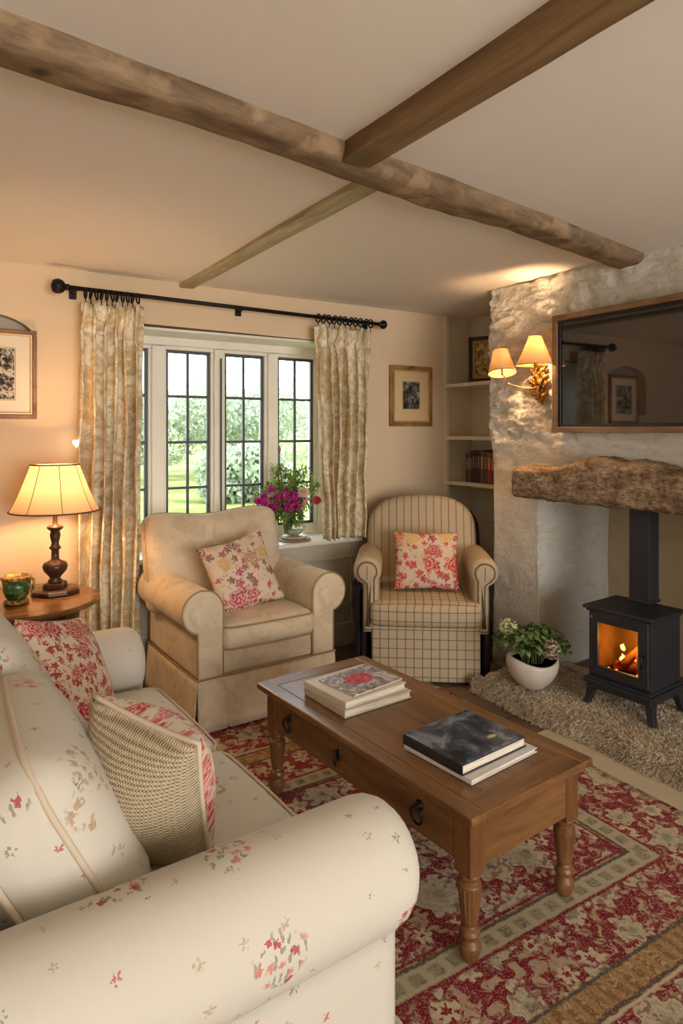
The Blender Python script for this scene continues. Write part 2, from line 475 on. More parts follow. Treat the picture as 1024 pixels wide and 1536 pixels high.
# window sill with the panelled front below it
bm = nb(); box(bm, .74, 2.46, WY-.055, 3.97, .672, .70)
struct(fin('trim_4', bm, plain('sill_paint', srgb(236, 230, 218), .35, nz=.02), bevel=.008), 'white painted window sill')
bm = nb(); box(bm, .78, 2.42, WY-.03, WY, .13, .67); box(bm, .78, 2.42, WY-.045, WY-.03, .57, .578)
box(bm, .78, 2.42, WY-.05, WY, .0, .15); box(bm, .78, 2.42, WY-.04, WY, .24, .28)
box(bm, .78, .83, WY-.04, WY, .13, .67); box(bm, 2.37, 2.42, WY-.04, WY, .13, .67)
struct(fin('trim_5', bm, TRIM, bevel=.004), 'grey panelling under the window sill')
bm = nb(); box(bm, .80, 2.35, WY+.002, 3.93, 1.968, 1.982); box(bm, 2.325, 2.34, WY+.004, 3.93, .70, 1.968); box(bm, .80, .815, WY+.004, 3.93, .70, 1.968)
struct(fin('trim_8', bm, plain('white_reveal', srgb(240, 234, 220), .6, nz=.02)), 'white painted window reveal')
# window: stone-coloured frame and mullions, dark iron casements
FY = 3.93
def window():
    o = nb(); X0, X1 = .80, 2.34
    lights = [(.86, 1.13), (1.24, 1.525), (1.62, 1.90), (2.0, 2.28)]
    zb, zt = .765, 1.90
    box(o, X0, X1, FY, FY+.09, zt, 2.0); box(o, X0, X1, FY, FY+.09, .68, zb)
    for a, b in ((X0, .86), (1.13, 1.24), (1.525, 1.62), (1.90, 2.0), (2.28, X1)): box(o, a, b, FY, FY+.09, zb, zt)
    for a, b in ((1.145, 1.225), (1.54, 1.60), (1.915, 1.985)): box(o, a, b, FY-.03, FY, .70, 1.915)
    box(o, X0, X1, FY-.035, FY, 1.92, 1.99); box(o, 2.30, 2.335, FY-.035, FY, .70, 1.92); box(o, .80, .84, FY-.035, FY, .70, 1.92)
    fr = struct(fin('window_1', o, WPAINT, bevel=.006), 'four-light mullioned window with cream frame')
    gt = NT('window_glass', .02, .5)
    tr = gt.node('BsdfTransparent', {'Color': (.96, .98, .97, 1)}); gl = gt.node('BsdfGlossy', {'Roughness': .02})
    fz = gt.node('Fresnel', {'IOR': 1.4}); mx = gt.node('MixShader', {0: fz.outputs[0], 1: tr.outputs[0], 2: gl.outputs[0]})
    gt.t.links.new(mx.outputs[0], gt.out.inputs[0])
    for (a, b) in lights:
        bm = nb(); t = .018; y0, y1 = FY+.02, FY+.045
        box(bm, a, a+t, y0, y1, zb, zt); box(bm, b-t, b, y0, y1, zb, zt); box(bm, a+t, b-t, y0, y1, zb, zb+t); box(bm, a+t, b-t, y0, y1, zt-t, zt)
        m = (a+b)/2; box(bm, m-.008, m+.008, y0+.003, y1-.003, zb+t, zt-t)
        for k in (1, 2, 3):
            z = zb+(zt-zb)*k/4; box(bm, a+t, b-t, y0+.004, y1-.004, z-.008, z+.008)
        cs = fin('casement', bm, LEAD, fr, bevel=.002); cs['label'] = 'dark iron casement with glazing bars'
        g = bx('glass', a+.01, b-.01, FY+.031, FY+.034, zb+.01, zt-.01, gt.mat, cs)
    bm = nb(); tube(bm, [(1.575, FY-.045, .8), (1.575, FY-.045, 1.86)], .006)
    fin('casement_stay', bm, LEAD, fr)
window()

# ceiling beams
def beam(name, p0, p1, wd, drop, mat, label, round_=.02, wob=.006, seg=70, holes=False, z=2.25, sag=0):
    p0, p1 = Vector((*p0, 0)), Vector((*p1, 0)); L = (p1-p0).length; ang = math.atan2(p1.y-p0.y, p1.x-p0.x)
    prof = []
    for (cx, cz, a0) in ((wd/2-round_, -drop+round_, 270), (wd/2-.001, .03, 0), (-wd/2+.001, .03, 180), (-wd/2+round_, -drop+round_, 180)):
        if cz > 0: prof.append((cx, cz)); prof.append((cx, cz)) if False else None
        else:
            for i in range(6): a = R(a0+90*i/5); prof.append((cx+round_*math.cos(a), cz+round_*math.sin(a)))
    bm = nb(); rings = []
    for k in range(seg+1):
        x = L*k/seg; ring = []
        for (y, zz) in prof:
            nn = noise.noise_vector(Vector((x*1.7, y*3, zz*3+p0.x)))*wob*1.6+noise.noise_vector(Vector((x*9, y*14, zz*14)))*wob*.6
            ring.append(bm.verts.new((x, y+nn.y, zz+(nn.z if zz < 0 else 0))))
        rings.append(ring)
    n = len(prof)
    for a, b in zip(rings, rings[1:]):
        for i in range(n): bm.faces.new((a[i], a[(i+1) % n], b[(i+1) % n], b[i]))
    bm.faces.new(rings[0]); bm.faces.new(rings[-1][::-1])
    # object x runs along the beam
    o = fin(name, bm, mat, smooth=True, loc=(p0.x, p0.y, z), rot=(0, 0, ang))
    return tag(o, label, 'beam')
beam('ceiling_beam', (-1.3, 1.347), (2.93, 1.925), .155, .06, BEAM, 'thick rough grey-brown oak beam running across the ceiling to the chimney breast', .045, .008, 150)
beam('ceiling_beam', (1.075, 1.60), (1.075, -3.6), .10, .065, BEAMB, 'smooth brown oak beam butting onto the rough beam from the near side', .006, .003, 40)
beam('ceiling_beam', (1.265, 1.70), (1.265, 3.64), .085, .03, BEAMC, 'thin pale limed beam running from the rough beam to the window wall', .008, .002, 30)
# ---------------- fabrics ----------------
def weave(t, v, s=420): 
    return t.noise(v, s, 2, .7)
def sofa_fabric(name='floral_sofa_linen', ground=srgb(208, 202, 188)):
    t = NT(name, .9, .12); v = t.coord('UV')
    red, pink, green, tan = srgb(176, 54, 60), srgb(206, 128, 116), srgb(122, 124, 88), srgb(178, 150, 118)
    c = t.mix(t.m('MULTIPLY', t.noise(v, 3, 3), .25), ground, srgb(206, 196, 178))
    # bouquets: dense little flowers inside sparse blobs
    vr = t.vor(v, 3.7, .75)
    cs = t.node('SeparateColor', {0: vr.outputs['Color']})
    wob = t.m('MULTIPLY', t.m('SUBTRACT', t.noise(v, 16, 3), .5), .3)
    blob = t.step(t.m('SUBTRACT', t.m('ADD', .19, wob), vr.outputs['Distance']), 0, .02)
    blob = t.m('MULTIPLY', blob, t.m('LESS_THAN', cs.outputs[0], .92))
    f1, r1, _ = t.flowers(v, 38, .8, .40, 5, .18, wob=.3)
    l1, _, _ = t.flowers(t.vm('MULTIPLY', t.vm('ADD', v, (.31, .17, 0)), (1, .55, 1)), 56, .95, .42, 2, .4)
    c = t.mix(t.m('MULTIPLY', t.m('MULTIPLY', blob, l1), .7), c, t.mix(t.step(cs.outputs[1], .5), green, tan))
    fc = t.mix(t.step(r1, .45), red, pink)
    fc = t.mix(t.step(cs.outputs[1], .72), fc, tan)
    c = t.mix(t.m('MULTIPLY', t.m('MULTIPLY', blob, f1), .85), c, fc)
    # small scattered sprigs
    f2, r2, _ = t.flowers(v, 14, .62, .16, 5, .28, wob=.10, dist=.2)
    f2 = t.m('MULTIPLY', f2, t.step(t.noise(v, 130, 2, .6), .49, .05))
    c = t.mix(t.m('MULTIPLY', f2, .75), c, t.mix(t.step(r2, .42), tan, t.mix(t.step(r2, .75), green, red)))
    t.base(c); t.bump(t.m('ADD', t.m('MULTIPLY', weave(t, v), .3), t.m('MULTIPLY', t.noise(v, 9, 3), 1.0)), .22, .012)
    return t.mat
SOFA = sofa_fabric()
SPIPE = plain('sofa_piping', srgb(208, 192, 170), .9, spec=.1)
def cream_fabric():
    t = NT('faded_cream_velvet', .85, .15); v = t.coord('UV')
    c = t.mix(t.step(t.noise(v, 4, 4, .6), .5, .18), srgb(224, 206, 178), srgb(208, 190, 160))
    c = t.mix(t.m('MULTIPLY', t.step(t.noise(v, 8, 5, .7, 1), .54, .06), .5), c, srgb(188, 168, 134))
    t.base(c); t.bump(t.m('ADD', t.m('MULTIPLY', weave(t, v), .25), t.noise(v, 5, 4)), .45, .02)
    t.b.inputs['Sheen Weight'].default_value = .15
    return t.mat
CREAM = cream_fabric()
CPIPE = plain('cream_piping', srgb(160, 134, 98), .8, spec=.1)
def check_fabric(name, horizontal=True):
    t = NT(name, .92, .1); v = t.coord('UV'); s = t.node('SeparateXYZ', {0: v})
    nz = t.m('MULTIPLY', t.m('SUBTRACT', t.noise(v, 60, 2), .5), .0035)
    def line(c, per, wdt):
        fr = t.m('FRACT', t.m('DIVIDE', t.m('ADD', c, nz), per)); return t.step(t.m('SUBTRACT', wdt, t.m('ABSOLUTE', t.m('SUBTRACT', fr, .5))), 0, .025)
    g = t.m('MULTIPLY', line(s.outputs[0], .047, .045), .9)
    if horizontal: g = t.m('MAXIMUM', g, t.m('MULTIPLY', line(s.outputs[1], .052, .04), .85))
    c = t.mix(t.noise(v, 160, 2, .7), srgb(202, 184, 154), srgb(172, 154, 126))
    c = t.mix(g, c, srgb(92, 70, 52))
    t.base(c); t.bump(weave(t, v, 300), .3, .004); return t.mat
CHECK = check_fabric('checked_tweed'); STRIPE = check_fabric('striped_tweed', False)
def floral_cushion(name, ground, cols, sc=1.0, dens=.8, extra=None):
    t = NT(name, .9, .1); v = t.coord('UV')
    c = t.mix(t.noise(v, 30, 3), ground, tuple(x*.86 for x in ground[:3])+(1,))
    f0, r0, _ = t.flowers(t.vm('ADD', v, (1.3, .4, 0)), 34*sc, .8, .34, 2, .5)
    c = t.mix(t.m('MULTIPLY', f0, .8), c, t.mix(t.step(r0, .5), cols[2], cols[3]))
    f1, r1, d1 = t.flowers(v, 22*sc, dens, .46, 5, .2, dist=.4)
    col = t.mix(t.step(r1, .4), cols[0], cols[1])
    c = t.mix(t.m('MULTIPLY', t.m('MULTIPLY', f1, .9), t.step(t.noise(v, 90, 2, .6), .40, .06)), c, col)
    f2, r2, d2 = t.flowers(t.vm('ADD', v, (.23, .71, 0)), 10*sc, .85, .50, 6, .15, dist=.35)
    ringv = t.m('SINE', t.m('MULTIPLY', d2, 17.0))
    col2 = t.mix(t.m('MULTIPLY', t.step(ringv, .1, .5), .65), t.mix(t.step(r2, .35), cols[0], t.mix(t.step(r2, .72), cols[1], cols[3])), ground)
    c = t.mix(f2, c, col2)
    t.base(c); t.bump(weave(t, v, 300), .3, .004); return t.mat
RED, CRIM = srgb(170, 44, 60), srgb(196, 70, 82)
FC1 = floral_cushion('rose_print_linen', srgb(226, 206, 180), (srgb(186, 74, 96), srgb(140, 92, 84), srgb(190, 160, 120), srgb(206, 164, 92)), .85, .7)
FC2 = floral_cushion('bright_flower_print', srgb(218, 196, 172), (srgb(176, 36, 76), srgb(200, 60, 60), srgb(150, 140, 80), srgb(206, 172, 96)), .8, .95)
FC3 = floral_cushion('red_flower_print', srgb(222, 204, 176), (RED, srgb(160, 36, 56), srgb(176, 64, 70), CRIM), 1.2, .95)
FC4 = floral_cushion('red_sprig_print', srgb(226, 214, 194), (srgb(190, 56, 66), srgb(206, 96, 96), srgb(150, 150, 120), srgb(200, 110, 104)), 1.5, .6)
def woven():
    t = NT('grey_basket_weave', .95, .1); v = t.coord('UV'); s = t.node('SeparateXYZ', {0: v})
    a = t.m('SINE', t.m('MULTIPLY', s.outputs[0], 950.0)); b = t.m('SINE', t.m('MULTIPLY', s.outputs[1], 820.0))
    g = t.m('MULTIPLY_ADD', t.m('MULTIPLY', a, b), .5, .5); g2 = t.m('MULTIPLY_ADD', b, .5, .5)
    h = t.m('ADD', t.m('MULTIPLY', g, .6), t.m('MULTIPLY', g2, .4))
    n = t.noise(v, 120, 3)
    c = t.ramp(t.m('ADD', h, t.m('MULTIPLY', t.m('SUBTRACT', n, .5), .5)), [(.15, srgb(122, 108, 86)), (.5, srgb(172, 156, 128)), (.85, srgb(206, 192, 164))])
    t.base(c); t.bump(h, .6, .003); return t.mat
WOVEN = woven()
def curtain_fabric():
    t = NT('floral_curtain_cloth', .9, .1); v = t.coord('UV')
    d = t.node('MapRange', {0: t.noise(v, 7, 4, .6, 2.2), 1: .42, 2: .58, 3: 0.0, 4: 1.0}).outputs[0]
    c = t.mix(d, srgb(252, 242, 218), srgb(218, 196, 152))
    e = t.step(t.noise(t.vm('ADD', v, (3, 1, 0)), 12, 4, .6, 2.5), .56, .04)
    c = t.mix(t.m('MULTIPLY', e, .4), c, srgb(172, 154, 112))
    g = t.step(t.noise(t.vm('ADD', v, (7, 5, 0)), 5, 4, .6, 1.5), .6, .04)
    c = t.mix(t.m('MULTIPLY', g, .45), c, srgb(198, 158, 124))
    t.b.inputs['Roughness'].default_value = .9; t.base(c); t.bump(t.noise(v, 60, 3), .2, .004)
    tl = t.node('BsdfTranslucent', {'Color': c}); mx = t.node('MixShader', {0: .08, 1: t.b.outputs[0], 2: tl.outputs[0]})
    t.t.links.new(mx.outputs[0], t.out.inputs[0]); return t.mat
CURT = curtain_fabric()

# ---------------- upholstery builders ----------------
def soft(name, sx, sy, sz, r, mat, parent, loc=(0, 0, 0), rot=(0, 0, 0), bulge=(0, 0, 0), n=10, warp=None, pipes=None, pr=.0045, pmat=None, label=None, uvoff=(0, 0)):
    bm = nb(); soft_box(bm, sx, sy, sz, r, n, bulge, warp)
    o = fin(name, bm, mat, parent, loc=loc, rot=rot, smooth=True, label=label); box_uv(o.data, uvoff)
    if pipes:
        bm = nb()
        for (axis, at) in pipes:
            dims = [q for q in range(3) if q != axis]; S = (sx, sy, sz)
            lp = rect_loop(S[dims[0]]-.004, S[dims[1]]-.004, max(r*1.1, .02), 5)
            # densify
            pts = []
            for i in range(len(lp)):
                a, b = Vector(lp[i]), Vector(lp[(i+1) % len(lp)]); k = max(1, int((b-a).length/.03))
                for j in range(k): pts.append(a.lerp(b, j/k))
            P = []
            for p in pts:
                q = [0, 0, 0]; q[axis] = at; q[dims[0]] = p[0]; q[dims[1]] = p[1]; q = Vector(q)
                u = [q[k]/(S[k]/2) for k in range(3)]
                bb = [bulge[k]*math.copysign(1, u[k])*min(1, abs(u[k]))**.8*math.prod(max(0, 1-min(1, u[z]**2))**.7 for z in range(3) if z != k) for k in range(3)]
                q = q+Vector(bb)
                if warp: q = warp(q)
                P.append(q)
            tube(bm, P, pr, 6, closed=True)
        fin('piping', bm, pmat, o, smooth=True)
    return o
def arm(name, r, cz, pw, px, y0, y1, x, mat, parent, rnd, pipe=None, pr=.0045, zb=.25, label=None, roundback=0.02):
    pts = arm_profile(r, cz, pw, zb, px)
    bm = nb(); extr_profile(bm, pts, y0, y1, rnd, 5, 8, roundback)
    o = fin(name, bm, mat, parent, loc=(x, 0, 0), smooth=True, label=label)
    if pipe:
        bm = nb(); P = [Vector((p[0], y0+rnd*.4, p[1])) for p in pts]
        # follow the outline a little outside
        tube(bm, P, pr, 6, closed=False); fin('piping', bm, pipe, o, smooth=True)
    return o

# ---------------- sofa ----------------
def sofa():
    t = thing('sofa', 'cream sofa with sprigged red flower print filling the lower left', 'sofa', (.36, 1.86, 0), (0, 0, R(92.5)))
    arm('arm', .130, .478, .14, .02, -.485, .45, -.725, SOFA, t, .075, zb=.04, label='near rolled arm with flower bouquets')
    arm('arm', .13, .50, .14, -.02, -.39, .45, .745, SOFA, t, .06, zb=.04, label='far rolled arm')
    soft('base', 1.42, .80, .27, .03, SOFA, t, loc=(0, .02, .165))
    soft('back', 1.42, .20, .72, .07, SOFA, t, loc=(0, .40, .42), rot=(R(-8), 0, 0))
    for x, l in ((-.295, 'near seat cushion'), (.305, 'far seat cushion')):
        soft('seat_cushion', .595, .68, .15, .045, SOFA, t, loc=(x, -.065, .368), bulge=(0, .015, .03), pipes=((2, .06),), pmat=SPIPE, label=l, uvoff=(x*3, .4))
    soft('back_cushion', .60, .22, .42, .075, SOFA, t, loc=(-.285, .155, .575), rot=(R(-27), R(0), R(-4)), bulge=(.02, .05, .03), pipes=((1, -.045), (1, .075)), pmat=SPIPE, pr=.007, label='near back cushion with piped edges', uvoff=(.2, .9))
    soft('back_cushion', .58, .20, .47, .07, SOFA, t, loc=(.315, .175, .62), rot=(R(-27), 0, 0), bulge=(.02, .05, .03), pipes=((1, -.045), (1, .07)), pmat=SPIPE, pr=.006, label='far back cushion', uvoff=(.7, .1))
    for x, y in ((-.66, -.30), (-.66, .38), (.66, -.26), (.66, .38)):
        bm = nb(); lathe(bm, [(.022, .0145), (.03, .05)], 12, (x, y, 0)); fin('foot', bm, WOODD, t)
def cushion(name, label, sx, sy, T, loc, rot, front, back=None, pipe=None, seed=0, pinch=.07, pr=.004, pw=.5):
    t = thing(name, label, 'cushion', loc, rot)
    if back is None:
        bm = nb(); pillow(bm, sx, sy, T, 0, seed=seed, pinch=pinch, pw=pw); fin('cover', bm, front, t, smooth=True)
    else:
        bm = nb(); pillow(bm, sx, sy, T, 1, seed=seed, pinch=pinch, pw=pw); fin('front_cover', bm, front, t, smooth=True, label='red floral side')
        bm = nb(); pillow(bm, sx, sy, T, -1, seed=seed, pinch=pinch, pw=pw); fin('back_cover', bm, back, t, smooth=True, label='grey woven side')
    if pipe:
        bm = nb(); tube(bm, pillow_edge(sx, sy, pinch), pr, 6, closed=True); fin('piping', bm, pipe, t, smooth=True)
    return t
def basis(xa, za):
    """euler whose local z is za and local x close to xa"""
    z = Vector(za).normalized(); x = Vector(xa); x = (x-z*x.dot(z)).normalized(); y = z.cross(x)
    return Matrix((x, y, z)).transposed().to_euler()
WOODD = wood('dark_turned_wood', srgb(44, 28, 20), srgb(84, 54, 38), (6, 6, 1), .35, .5)

# ---------------- cream armchair ----------------
def cream_chair():
    t = thing('armchair', 'cream slipcovered armchair with rolled arms and skirt in front of window', 'armchair', (1.405, 3.225, .0145), (0, 0, R(2)))
    y0 = -.355
    for sx, l in ((-1, 'left'), (1, 'right')):
        arm('arm', .10, .555, .125, -sx*.037, y0, .33, sx*.345, CREAM, t, .012, pipe=CPIPE, zb=.24)
    soft('seat_base', .52, .62, .13, .02, CREAM, t, loc=(0, -.03, .305))
    soft('seat_cushion', .50, .60, .125, .04, CREAM, t, loc=(0, -.075, .42), bulge=(0, .03, .022), pipes=((2, .05), (2, -.05)), pmat=CPIPE, label='loose seat cushion')
    def wp(p):
        p = p.copy()
        if p.z > 0: p.z += -.014*math.cos((p.x+.04)*10)-.006*(abs(p.x)/.36)**4
        return p
    soft('back_cushion', .77, .17, .50, .058, CREAM, t, loc=(-.045, .215, .685), rot=(R(-13), 0, 0), bulge=(0, .035, .01), warp=wp, pipes=((1, -.03),), pmat=CPIPE)
    soft('back_frame', .70, .10, .60, .045, CREAM, t, loc=(-.02, .28, .50), rot=(R(-6), 0, 0))
    # skirt with box pleats, slightly flared, open at the front corners
    def skirt(a, b, n):
        bm = nb(); uv = bm.loops.layers.uv.verify(); a, b = Vector(a), Vector(b); d = b-a; L = d.length; nn = Vector((d.y, -d.x)).normalized(); g = []
        for i in range(n+1):
            s = i/n; row = []
            for j in range(7):
                z = .25*(1-j/6)+.008*(j/6); fl = .016*(j/6)+.005*noise.noise(Vector((s*L*9, j*.4, a.x)))*(j/6)
                for pc in (.2, .62):
                    fl -= .014*math.exp(-((s-pc)*L/.006)**2)*(j/6)**.5
                p = a+d*s+nn*fl; row.append(bm.verts.new((p.x, p.y, z)))
            g.append(row)
        for i in range(n):
            for j in range(6):
                f = bm.faces.new((g[i][j], g[i+1][j], g[i+1][j+1], g[i][j+1]))
                for l in f.loops: l[uv].uv = (l.vert.co.x+l.vert.co.y, l.vert.co.z)
        o = fin('skirt', bm, CREAM, t, smooth=True); md = o.modifiers.new('cloth', 'SOLIDIFY'); md.thickness = .006
        return o
    X = .375
    skirt((-X, y0-.003), (X, y0-.003), 80); skirt((-X-.003, .33), (-X-.003, y0), 60); skirt((X+.003, y0), (X+.003, .33), 60)
    bm = nb(); tube(bm, [(-X-.004, .33, .25), (-X-.004, y0-.005, .25), (X+.004, y0-.005, .25), (X+.004, .33, .25)], .005, 6); fin('skirt_piping', bm, CPIPE, t, smooth=True)
    bm = nb(); box(bm, -X+.01, X-.01, y0+.02, .33, .06, .25); o = fin('frame', bm, CREAM, t); box_uv(o.data)
    for x in (-.32, .32):
        for y in (-.30, .29):
            bm = nb(); lathe(bm, [(.018, 0), (.025, .07)], 12, (x, y, 0)); fin('foot', bm, WOODD, t)
# ---------------- checked armchair ----------------
def check_chair():
    t = thing('armchair', 'checked tweed armchair with striped arched back beside the shelf alcove', 'armchair', (2.525, 3.05, 0), (0, 0, R(-37)))
    y0 = -.33
    for sx in (-1, 1):
        pts = arm_profile(.08, .615, .09, .27, -sx*.02)
        bm = nb(); extr_profile(bm, pts, y0+.02, .26, .045, 6, 8, .02, warp=lambda p: Vector((p.x, p.y, p.z-.035*max(0, (p.y-.0)))) )
        fin('arm', bm, STRIPE, t, loc=(sx*.325, 0, 0), smooth=True)
        def wpf(p): return p
    soft('base', .60, .60, .325, .018, CHECK, t, loc=(0, -.02, .172))
    soft('seat_cushion', .62, .60, .135, .04, CHECK, t, loc=(0, -.045, .385), bulge=(0, .02, .02), label='checked seat cushion')
    # arched back
    W = .345; Hh = .66; prof = []
    def outline():
        pts = [(-W+.03, .0), (W-.03, .0)]
        pts += [(W-.01, .15), (W, .32)]
        for i in range(0, 17):
            a = PI*i/16; pts.append((W*math.copysign(abs(math.cos(a))**.75, math.cos(a)), .40+.235*math.sin(a)**.8))
        pts += [(-W, .32), (-W+.01, .15)]
        return pts
    P = outline(); bm = nb(); extr_profile(bm, P, -.08, .07, .055, 6, 3, .05)
    for v in bm.verts:
        v.co.y -= .03*max(0, 1-(v.co.x/W)**2)*(1 if v.co.y < 0 else 0)
    o = fin('back', bm, STRIPE, t, loc=(0, .215, .36), rot=(R(-12), 0, 0), smooth=True, label='arched back in striped tweed'); box_uv(o.data)
    dk = plain('dark_leather', srgb(40, 26, 22), .45, spec=.5, nz=.25, nscale=14)
    bm = nb(); extr_profile(bm, [(x*1.035, z*1.01) for x, z in P], .0, .11, .02, 3, 3, .02); fin('back_panel', bm, dk, t, loc=(.02, .235, .34), rot=(R(-12), 0, 0), smooth=True, label='dark leather back panel')
    for sx in (-1, 1):
        bm = nb(); box(bm, sx*.345-.02, sx*.345+.02, y0+.10, .28, .03, .50); fin('side_panel', bm, dk, t, bevel=.012, label='dark side panel')
    bm = nb(); lathe(bm, [(0, -.02), (.03, -.02), (.034, 0), (.03, .02), (0, .02)], 20)
    o = fin('side_knob', bm, IRON, t, loc=(-.385, y0+.12, .54), rot=(0, R(90), 0), smooth=True, label='black round knob')
    bm = nb(); box(bm, -.40, -.366, y0+.09, y0+.15, .0, .54); fin('side_post', bm, IRON, t, bevel=.006)
    return t

# ---------------- coffee table ----------------
PINE = wood('waxed_pine', srgb(92, 60, 32), srgb(142, 102, 60), (8, 1.0, 8), .3, .5, bump=.06)
PINEX = wood('waxed_pine_across', srgb(90, 58, 32), srgb(138, 98, 58), (1.0, 8, 8), .3, .5, bump=.06)
PINEL = wood('turned_pine', srgb(84, 52, 28), srgb(130, 88, 50), (8, 8, 1), .35, .5, bump=.06)
def coffee_table():
    t = thing('coffee_table', 'long wooden coffee table with turned legs on the red rug', 'table', (1.377, 1.77, .0145), (0, 0, R(3.8)))
    W, L, H = .262, .553, .4155
    bm = nb()
    box(bm, -W+.055, W-.055, -L+.07, L-.07, H-.024, H)
    o = fin('tabletop', bm, PINE, t, bevel=.0015)
    for s in (-1, 1):   # frame of the top: side rails and breadboard ends, moulded edge
        bm = nb(); box(bm, min(s*W, s*(W-.055)), max(s*W, s*(W-.055)), -L, L, H-.024, H+.0005)
        fin('side_rail', bm, PINE, t, bevel=.006, segs=3)
    for s in (-1, 1):
        bm = nb(); box(bm, -W+.05, W-.05, min(s*L, s*(L-.075)), max(s*L, s*(L-.075)), H-.0245, H+.001)
        fin('breadboard_end', bm, PINEX, t, bevel=.005, segs=3)
    bm = nb(); box(bm, -W+.012, W-.012, -L+.012, L-.012, H-.034, H-.022); fin('moulding', bm, PINE, t, bevel=.005, segs=3)
    zl, zt = H-.175, H-.034; i = .035
    for s in (-1, 1):
        bm = nb(); box(bm, -W+.07, W-.07, s*(L-i-.01)-.01, s*(L-i-.01)+.01, zl+.01, zt); fin('apron', bm, PINEX, t, bevel=.002)
    bm = nb(); box(bm, W-i-.02, W-i, -L+.07, L-.07, zl+.01, zt); fin('apron', bm, PINE, t, bevel=.002)
    bm = nb(); box(bm, -W+i+.006, -W+i+.026, -L+.07, L-.07, zl+.01, zt); fin('apron', bm, PINE, t, bevel=.002)
    bm = nb(); box(bm, -W+i-.004, -W+i+.012, -L+.085, L-.085, zl+.022, zt-.008)
    d = fin('drawer', bm, PINE, t, bevel=.003)
    for y, kind in ((-.33, 'ring'), (.06, 'esc'), (.36, 'ring')):
        x = -W+i-.004; z = (zl+zt)/2+.012
        if kind == 'ring':
            bm = nb(); lathe(bm, [(0, 0), (.016, 0), (.014, .004), (.006, .007), (.006, .014), (.009, .018), (0, .021)], 16)
            for v in bm.verts: v.co = Vector((x-v.co.z, y+.0+v.co.x, z+.016+v.co.y))
            pts = [(x-.015-.004*math.sin(a), y+.022*math.cos(a), z-.008+.024*math.sin(a)) for a in [2*PI*k/24 for k in range(24)]]
            tube(bm, pts, .0038, 8, closed=True); fin('ring_handle', bm, IRON, d, smooth=True, label='black ring pull')
        else:
            bm = nb(); lathe(bm, [(0, 0), (.011, 0), (.009, .004), (0, .005)], 14)
            for v in bm.verts: v.co = Vector((x-v.co.z, y+v.co.x, z+v.co.y*2.0))
            tube(bm, [(x-.008, y, z+.006), (x-.014, y, z-.02), (x-.01, y, z-.036)], [.004, .005, .003], 8)
            lathe(bm, [(0, -.005), (.008, 0), (0, .005)], 10, (x-.01, y, z+.016)); fin('keyhole_plate', bm, IRON, d, smooth=True, label='black keyhole escutcheon')
    for sx in (-1, 1):
        for sy in (-1, 1):
            bm = nb(); x, y = sx*(W-i-.022), sy*(L-i-.026); box(bm, x-.029, x+.029, y-.029, y+.029, zl-.008, zt)
            lathe(bm, [(0, 0), (.017, 0), (.024, .012), (.030, .034), (.029, .044), (.021, .056), (.019, .060), (.026, .066), (.0285, .076), (.025, .086), (.018, .092), (.0175, .097), (.022, .104), (.026, .13), (.030, .165), (.0325, .19), (.031, .203), (.023, .211), (.022, .215), (.028, .221), (.029, .229), (.024, .236), (.023, .249)], 30, (x, y, 0), flute=(.10, .195) if (sx, sy) == (-1, -1) else None)
            fin('leg', bm, PINEL, t, bevel=.003)

